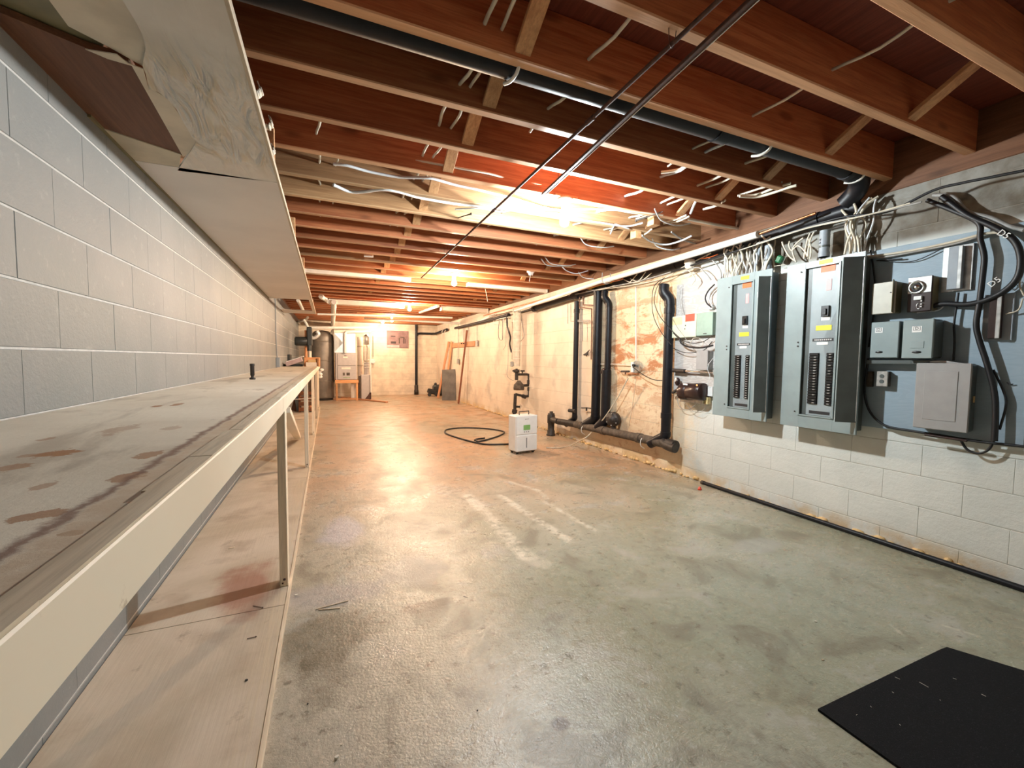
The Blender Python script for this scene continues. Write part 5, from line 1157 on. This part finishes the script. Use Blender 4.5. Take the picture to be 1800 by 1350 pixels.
for u in (-.38, .38):
    for v_ in (-.06, .07):
        c = Vector((cx, cy, .018)) + R @ Vector((u * wd, v_, 0)); MB().cyl(c - Vector((.012, 0, 0)), c + Vector((.012, 0, 0)), .018, 12).build('caster', 'darkplastic', t)
db(-.45, .45, -.085, .085, .022, .036, .003, 'base', 'darkplastic')

# hose on floor
hz = .013
hose = [(905, 780), (880, 781), (855, 781), (832, 777), (800, 768), (783, 761), (786, 755), (812, 752), (850, 753), (880, 757), (886, 761), (872, 768), (842, 776), (838, 772), (852, 770)]
cable(px(hose, Z=hz), .012, 'rubber', 'garden_hose', 'dark hose coiled on the floor left of the dehumidifier', 'hose', n=10, k=6)
cable(px([(838, 772), (835, 774)], Z=hz), .017, 'cast', 'hose_end', 'metal end fitting of the coiled hose', 'fitting', k=1)

# black pipe on the floor by the wall
A = P(1230, 849, Z=.016); 
t = thing('floor_pipe', (3.49, 1.5, 0), 'long black plastic pipe lying on the floor along the right wall', 'pipe')
MB().cyl((3.49, A.y, .018), (3.50, -1.0, .018), .018, 14).build('pipe_length', 'abs', t)
MB().cyl((3.49, A.y + .01, .018), (3.49, A.y - .02, .018), .021, 14).build('end_ring', 'cast', t)
# spilled yellow foam along the wall foot
m = MB(); y = 1.2
while y < 13:
    if random.random() < .75:
        r_ = random.uniform(.008, .022); m.sphere((3.533, y, random.uniform(.0, .03)), r_, 6, 4, sy=random.uniform(1, 2.5))
    y += random.uniform(.02, .06) * (1 + y * .08)
m.build('foam_crumbs', 'brush', None, 'crumbly yellow foam line along the foot of the right wall', 'foam', kind='stuff')

# black mat
c = [P(1660, 1143, Z=0), P(1437, 1250, Z=0)]
ang = math.radians(0)
m = MB(); x0, x1 = c[1].x, 2.60; y1 = c[0].y + .01; y0 = -.2
pts = [Vector((x0, y1, .001)), Vector((x0 + .005, y0, .001)), Vector((x1, y0, .001)), Vector((x1, y1 - .25, .001)), Vector((c[0].x + .02, c[0].y, .001)), Vector((c[0].x - .03, c[0].y + .003, .001))]
m.prism(pts, (0, 0, .009)); m.build('rubber_mat', 'mat', None, 'black rubber floor mat in the bottom right corner', 'mat')
for i, (a, b) in enumerate((((1573, 1190), (1582, 1194)), ((1616, 1199), (1632, 1208)), ((1675, 1192), (1681, 1194)), ((1725, 1220), (1733, 1224)), ((1568, 1216), (1571, 1218)), ((1652, 1230), (1653, 1231)), ((1530, 1241), (1532, 1243)), ((1581, 1273), (1583, 1275)), ((1505, 1257), (1507, 1256)))):
    cable([P(*a, Z=.0115), P(*b, Z=.0115)], .0008, 'chip', 'lint', 'white lint fleck lying on the black mat', 'lint', 'white flecks on the black mat', k=1, n=4)

# ================================================================== FAR END
YFu = 13.3
def fp(a, b, yy=YFu): return P(a, b, Y=yy)
# big grey tank
A = fp(545, 590, 13.6); B = fp(586.5, 590, 13.6); r_ = (B.x - A.x) / 2; cx_ = (A.x + B.x) / 2; yt_ = 13.75
ztk = P(567, 580, Y=13.6).z
t = thing('water_tank', (cx_, yt_, 0), 'large round grey tank in the far left corner beside the furnace', 'tank')
MB().lathe([(0, .06), (r_ * .97, .06), (r_, .10), (r_, ztk - .22), (r_ * .93, ztk - .12), (r_ * .6, ztk - .03), (0, ztk)], (cx_, yt_, 0), (0, 0, 1), 40).build('tank_shell', 'tank', t)
MB().lathe([(0, 0), (r_ * .9, 0), (r_ * .9, .07), (0, .07)], (cx_, yt_, 0), (0, 0, 1), 30).build('base_ring', 'cast', t)
for zz in (.55, 1.15, 1.7): MB().lathe([(r_, 0), (r_ + .008, .004), (r_ + .008, .03), (r_, .034)], (cx_, yt_, zz), (0, 0, 1), 40).build('hoop', 'tank', t)
cable([fp(545, 592, 13.1), fp(552, 594, 13.1), fp(560, 588, 13.1), fp(557, 582, 13.1)], .05, 'foil', 'foil_duct', 'crumpled foil flexible duct above the grey tank', 'duct', n=12)
cable([(cx_ + .25, 13.5, ztk - .12), (cx_ + .30, 13.5, ztk + .0), fp(592, 587, 13.5)], .04, 'insul', 'vent_elbow', 'cream elbow between the grey tank and the furnace plenum', 'duct')
# furnace
fx0, fx1 = fp(590, 660).x, fp(627, 660).x; zf0, zf1 = fp(600, 668).z, fp(600, 620).z
t = thing('furnace', ((fx0 + fx1) / 2, YFu + .3, 0), 'upright grey furnace cabinet on an orange wooden stand', 'furnace')
MB().box(fx0, fx1, YFu, YFu + .7, zf0, zf1, .008).build('cabinet', 'furn', t)
zm = fp(600, 643).z; xi = fx0 + .05
for a, b in ((zm + .012, zf1 - .03), (zf0 + .02, zm - .012)): MB().box(xi, fx1 - .03, YFu - .018, YFu, a, b, .006).build('door_panel', 'furn', t)
MB().box(fp(603, 625).x, fp(611, 625).x, YFu - .022, YFu - .018, fp(603, 629).z, fp(603, 626.5).z, .001).build('handle', 'fixture', t)
MB().box(fp(605, 625).x, fp(609, 625).x, YFu - .022, YFu - .018, fp(603, 626).z, fp(603, 625).z, .001).build('emblem', 'cast', t)
MB().box(fp(600, 625).x, fp(616, 625).x, YFu - .022, YFu - .018, fp(603, 649).z, fp(603, 645.5).z, .001).build('label_plate', 'fixture', t)
for a, b in ((602.5, 606), (609, 615)): MB().box(fp(a, 655).x, fp(b, 655).x, YFu - .021, YFu - .018, fp(603, 660).z, fp(603, 655).z, .001).build('vent_opening', 'dusty', t)
MB().box(fp(603, 625).x, fp(615, 625).x, YFu - .021, YFu - .018, fp(603, 664).z, fp(603, 663).z, .001).build('vent_opening', 'screen', t)
# plenum
t2 = thing('duct_plenum', ((fx0 + fx1) / 2, YFu + .3, zf1), 'foil-faced duct plenum with creased panels above the furnace', 'duct')
zp1 = fp(600, 585).z; x0_, x1_ = fp(587.5, 600).x, fp(625, 600).x
MB().box(x0_, x1_, YFu + .06, YFu + .65, zf1, zp1, .004).build('plenum_box', 'foil', t2)
xm = (x0_ + x1_) / 2; zmid = (zf1 + zp1) / 2
for s_ in (-1, 1):   # cross-broken triangular panels
    xo = x0_ if s_ < 0 else x1_
    MB()._add([(xo, YFu + .058, zf1 + .01), (xo, YFu + .058, zp1 - .01), (xm - s_ * -.06, YFu + .02, zmid)], [(0, 1, 2)]) if False else None
    m = MB(); a = Vector((xo - s_ * .01, YFu + .058, zf1 + .02)); b = Vector((xo - s_ * .01, YFu + .058, zp1 - .02)); c = Vector((xm + s_ * .05, YFu + .03, zmid))
    m._add([a, b, c, a + Vector((0, .006, 0)), b + Vector((0, .006, 0)), c + Vector((0, .03, 0))], [(0, 1, 2), (3, 5, 4), (0, 2, 5, 3), (1, 4, 5, 2), (0, 3, 4, 1)]); m.build('creased_panel', 'foil', t2)
MB().box(x0_ - .01, x1_ + .01, YFu + .04, YFu + .66, zp1, fp(600, 578).z, .006).build('plenum_collar', 'fixture', t2)
# flue
cable([fp(607, 620, YFu - .05), fp(607, 590, YFu - .05), fp(608, 586, YFu - .05), fp(612, 583.5, YFu - .05), fp(652, 583, YFu - .05)], .045, 'pvc', 'flue_pipe', 'white plastic flue pipe rising in front of the plenum and turning right', 'pipe', n=14, k=3)
cable([fp(651, 583, YFu - .05), fp(652, 600, YFu), fp(651, 620, YFu), fp(652, 690, YFu)], .02, 'pvc', 'drain_line', 'thin white drain line dropping right of the cylindrical tank', 'pipe', k=3)
# wooden stand
st = thing('furnace_stand', ((fx0 + fx1) / 2, YFu, 0), 'orange wooden stand under the furnace', 'stand')
MB().box(fx0 - .02, fx1 + .05, YFu - .05, YFu + .66, zf0 - .09, zf0 - .001, .004).build('top_frame', 'stand', st)
for xx in (fx0, fx1 - .02):
    for yy in (YFu - .04, YFu + .58): MB().box(xx, xx + .05, yy, yy + .05, 0, zf0 - .09, .003).build('leg', 'stand', st)
MB().box(fx0, fx1, YFu - .04, YFu - .0, .02, .07, .003).build('rail', 'stand', st)
MB().box(fx0 + .42, fx1 + .0, YFu + .2, YFu + .24, .0, zf0 - .1, .003).build('back_panel', 'fixture', st)
# duct / softener right of furnace
t = thing('return_duct', (fp(633, 640).x, YFu + .4, 0), 'tall cream round duct standing right of the furnace', 'duct')
a = fp(628.5, 640, YFu + .95).x; b = fp(638, 640, YFu + .95).x; MB().cyl(((a + b) / 2, YFu + .95, 0), ((a + b) / 2, YFu + .95, fp(630, 590).z), (b - a) / 2, 24).build('duct_shell', 'fixture', t)
for zz in (.1, 1.0, 1.6): MB().cyl(((a + b) / 2, YFu + .95, zz), ((a + b) / 2, YFu + .95, zz + .03), (b - a) / 2 + .008, 24).build('band', 'cream', t)
t = thing('expansion_tank', (fp(645, 640).x, YFu + .3, 0), 'slim cream and grey cylindrical tank hanging right of the tall duct', 'tank')
a = fp(638.5, 620, YFu + .3).x; b = fp(649.5, 620, YFu + .3).x; xc = (a + b) / 2; rr_ = (b - a) / 2
MB().lathe([(0, fp(640, 637).z), (rr_ * .8, fp(640, 636).z), (rr_, fp(640, 632).z), (rr_, fp(640, 612).z), (rr_ * .85, fp(640, 608).z), (0, fp(640, 606).z)], (xc, YFu + .3, 0), (0, 0, 1), 24).build('upper_tank', 'insul', t)
MB().lathe([(0, fp(640, 606).z), (rr_ * .9, fp(640, 605).z), (rr_, fp(640, 590).z), (0, fp(640, 586).z)], (xc, YFu + .3, 0), (0, 0, 1), 24).build('upper_hood', 'galv', t)
MB().cyl((xc, YFu + .3, fp(640, 660).z), (xc, YFu + .3, fp(640, 637).z), rr_ * .8, 20).build('neck', 'furn', t)
for zz in (633, 637, 642, 646): 
    MB().tube([Vector((xc, YFu + .3, fp(640, zz).z)) + Vector((math.cos(q_ * math.pi / 6) * rr_ * 1.1, math.sin(q_ * math.pi / 6) * rr_ * 1.1, 0)) for q_ in range(13)], .008, 6).build('coiled_tube', 'pvc', t)
t = thing('brine_cabinet', (fp(644, 680).x, YFu + .25, 0), 'grey metal cabinet with a rusty foot right of the furnace', 'cabinet')
a = fp(635, 680).x; b = fp(653, 680).x; MB().box(a, b, YFu + .05, YFu + .5, 0.02, fp(640, 659).z, .015).build('cabinet_body', 'furn', t)
m = MB().prism([Vector((a + .1, YFu + .045, .02)), Vector((b - .005, YFu + .045, .02)), Vector((b - .005, YFu + .045, .30)), Vector((a + .2, YFu + .045, .15))], (0, .004, 0)); m.build('rust_patch', 'rust', t)
MB().box(a - .05, a, YFu + .1, YFu + .45, .0, fp(640, 662).z, .006).build('side_flange', 'dusty', t)
MB().box(a + .02, b - .02, YFu + .07, YFu + .48, 0, .02).build('plinth', 'rust', t)
t = thing('gas_meter_dial', fp(655, 635, 14.6), 'small round gauge with grey rim on the far wall beside the thin drain line', 'gauge')
c = fp(655, 635, 14.85); MB().cyl(c, c - Vector((0, .05, 0)), .07, 20).build('gauge_body', 'galv', t); MB().cyl(c - Vector((0, .05, 0)), c - Vector((0, .054, 0)), .055, 20).build('gauge_face', 'fixture', t)
cable([P(656, 590, Y=14.85), P(656, 628, Y=14.85)], .01, 'cablegrey', 'wall_conduit', 'thin conduit running down the far wall to the round gauge', 'conduit', k=1)
# planks on the floor
def plank(a, b, wd, th, mt, lb, z=0):
    A = P(*a, Z=z); B = P(*b, Z=z); d = B - A; R = Matrix((d.normalized(), Vector((0, 0, 1)).cross(d.normalized()), Vector((0, 0, 1)))).transposed()
    MB().obox((A + B) / 2 + Vector((0, 0, th / 2)), (d.length, wd, th), R, .003).build('floor_plank', mt, None, lb, 'plank')
plank((601, 700), (680, 708), .09, .04, 'lumber', 'long reddish plank lying on the floor in front of the furnace stand')
plank((590, 703), (628, 698), .14, .03, 'lumber', 'short reddish plank lying at the furnace stand feet')

# far wall board with figures
yw = YF - .002
t = thing('wall_notice', P(700, 612, Y=yw), 'reddish printed board with dark drawings high on the far wall', 'notice')
A = P(680, 581, Y=yw); B = P(718, 612, Y=yw)
k = NT('faded_red_print'); k.fin(k.mix(k.ramp(k.noise(6, 4), .35, .65), (.19, .11, .11), (.26, .165, .16)), .6); M['print'] = k.m
MB().box(A.x, B.x, yw - .02, yw, B.z, A.z, .003).build('board', 'print', t)
def nb(x0, x1, y0, y1, mt): 
    a = P(x0, y0, Y=yw - .02); b = P(x1, y1, Y=yw - .02); MB().box(a.x, b.x, yw - .023, yw - .0205, b.z, a.z).build('printed_figure', mt, t)
nb(687, 695, 590, 592, 'coil'); nb(687, 696, 600, 604, 'coil'); nb(701, 703, 594, 604, 'dusty'); nb(703, 711, 592, 594, 'dusty'); nb(709, 711, 594, 604, 'coil'); nb(712.5, 713.5, 596, 604, 'coil'); nb(680.5, 702, 606, 611.5, 'lilac')
# far wall drain pipe
t = thing('far_drain_stack', P(732, 690, Y=14.8), 'black vertical drain pipe on the far wall with a level branch to the right', 'pipe')
c = P(732, 690, Y=14.8)
MB().cyl((c.x, 14.82, 0), (c.x, 14.82, 2.42), .045, 18).build('stack_pipe', 'abs', t)
MB().lathe([(.045, 0), (.075, 0), (.075, .15), (.065, .17), (.065, .32), (.05, .34)], (c.x, 14.82, 0), (0, 0, 1), 18).build('hub', 'cast', t)
zz = P(750, 586.5, Y=14.8).z
MB().tube(smooth([(c.x, 14.82, zz - .1), (c.x + .06, 14.82, zz - .02), (c.x + .14, 14.82, zz)], 3) + [Vector((3.35, 14.82, zz + .005)), Vector((3.46, 14.7, zz + .01)), Vector((3.46, 13.2, zz + .06))], .038, 16).build('branch', 'abs', t)
for i, xx in enumerate((765, 779, 784)):
    c = P(xx, 584, X=3.44); MB().tube([c + Vector((0, 0, .09)), c + Vector((-.05, 0, 0)), c + Vector((0, 0, -.05))], .008, 6).build('pipe_strap', 'pvc', None, ['leftmost', 'middle', 'rightmost'][i] + ' white strap on the black branch pipe in the far right corner', 'strap')
# leaning boards and sheet, far right
t1 = []
def lean(a, b, wd, mt, lb, X=None, nm='leaning_board', th=.03):
    A = P(*a, Z=0.0); B = P(*b, X=3.51)
    d = B - A; ez = d.normalized(); ex = Vector((0, 1, 0)); ex = (ex - ez * ex.dot(ez)).normalized(); ey = ez.cross(ex)
    MB().obox((A + B) / 2 + Vector((-.02, 0, .01)), (wd, th, d.length), Matrix((ex, ey, ez)).transposed(), .002).build(nm, mt, None, lb, 'board')
lean((771, 700), (790, 601), .17, 'lumber', 'long reddish board leaning on the right wall behind the grey sheet, left')
lean((783, 699), (795, 601), .12, 'lumber', 'second reddish board leaning behind the grey sheet, right')
lean((807, 710), (822, 581), .055, 'pole', 'thin dark brown pole leaning against the right wall near the level board', nm='leaning_pole', th=.04)
A = P(776, 701, Z=0); B = P(801, 701, Z=0); Tt = P(788, 650, X=3.42)
d = Vector((3.42 - 3.25, 0, Tt.z)); 
ya, ybb = P(776, 701, X=3.22).y, P(801, 701, X=3.22).y
m = MB(); ya, ybb = 11.75, 10.95
a0 = P(777, 704, Z=0); a1 = P(802, 704, Z=0); zt_ = P(788, 650, X=3.40).z
b0 = P(777, 650, Y=a0.y + .15); b1 = P(800, 649, Y=a1.y + .1)
m.prism([a0, a1, b1, b0], (.012, .015, 0)); m.build('grey_sheet', 'sheet', None, 'dark grey sheet standing against the leaning boards in the far right', 'sheet')
A = P(796, 607, X=3.52); B = P(834, 603, X=3.52)
t = thing('wall_rail', (3.53, (A.y + B.y) / 2, A.z), 'short reddish rail fixed level on the far right wall behind the pole', 'rail')
MB().box(3.50, 3.539, B.y, A.y, A.z - .08, A.z + .06, .004).build('rail_board', 'lumber', t)
for a_ in (812, 816): c = P(a_, 604, X=3.495); MB().cyl(c, c + Vector((-.03, 0, 0)), .02, 8).build('peg', 'cast', t)
# hanging cords on that wall
for (x_, y0_, y1_, lb, sock) in ((805.5, 570, 630, 'cord with a grey socket hanging left of the leaning pole', 635), (815, 573, 603, 'short cord hanging to the level rail', None), (838.5, 565, 600, 'cord with a small socket hanging right of the level rail', 603), (823, 573, 582, 'very short cord above the leaning pole', None)):
    A = P(x_, y0_, X=3.50); B = P(x_, y1_, X=3.50); t = thing('extension_lead', B, lb, 'cord')
    MB().cyl(A, B, .009, 8).build('cord_line', 'cablegrey', t)
    if sock: c = P(x_, sock, X=3.50); MB().box(c.x - .03, c.x + .02, c.y - .06, c.y + .06, c.z - .08, c.z + .07, .01).build('socket', 'cablegrey', t)
cable(px([(818, 574), (835, 567), (850, 567), (866, 558)], X=3.49), .009, 'cablegrey', 'cable', 'grey cable stapled along the top of the far right wall')
# black tool bag
c = P(764, 696, Z=0)
t = thing('black_machine', (c.x, c.y, 0), 'small black wheeled machine on the floor in the far right corner', 'machine')
MB().obox((c.x + .14, c.y + .1, .20), (.34, .34, .36), None, .06).build('motor_housing', 'darkplastic', t)
MB().obox((c.x - .08, c.y, .15), (.30, .26, .16), Matrix.Rotation(.25, 3, 'Y'), .03).build('front_deck', 'rubber', t)
for xx in (-.2, .04): MB().cyl((c.x + xx, c.y - .14, .06), (c.x + xx, c.y - .09, .06), .06, 16).build('wheel', 'darkplastic', t)
for xx in (.04, .22): MB().sphere((c.x + xx, c.y + .05, .40), .05, 10, 8).build('knob', 'darkplastic', t)

for o in D.objects:
    if '_o' in o: del o['_o']
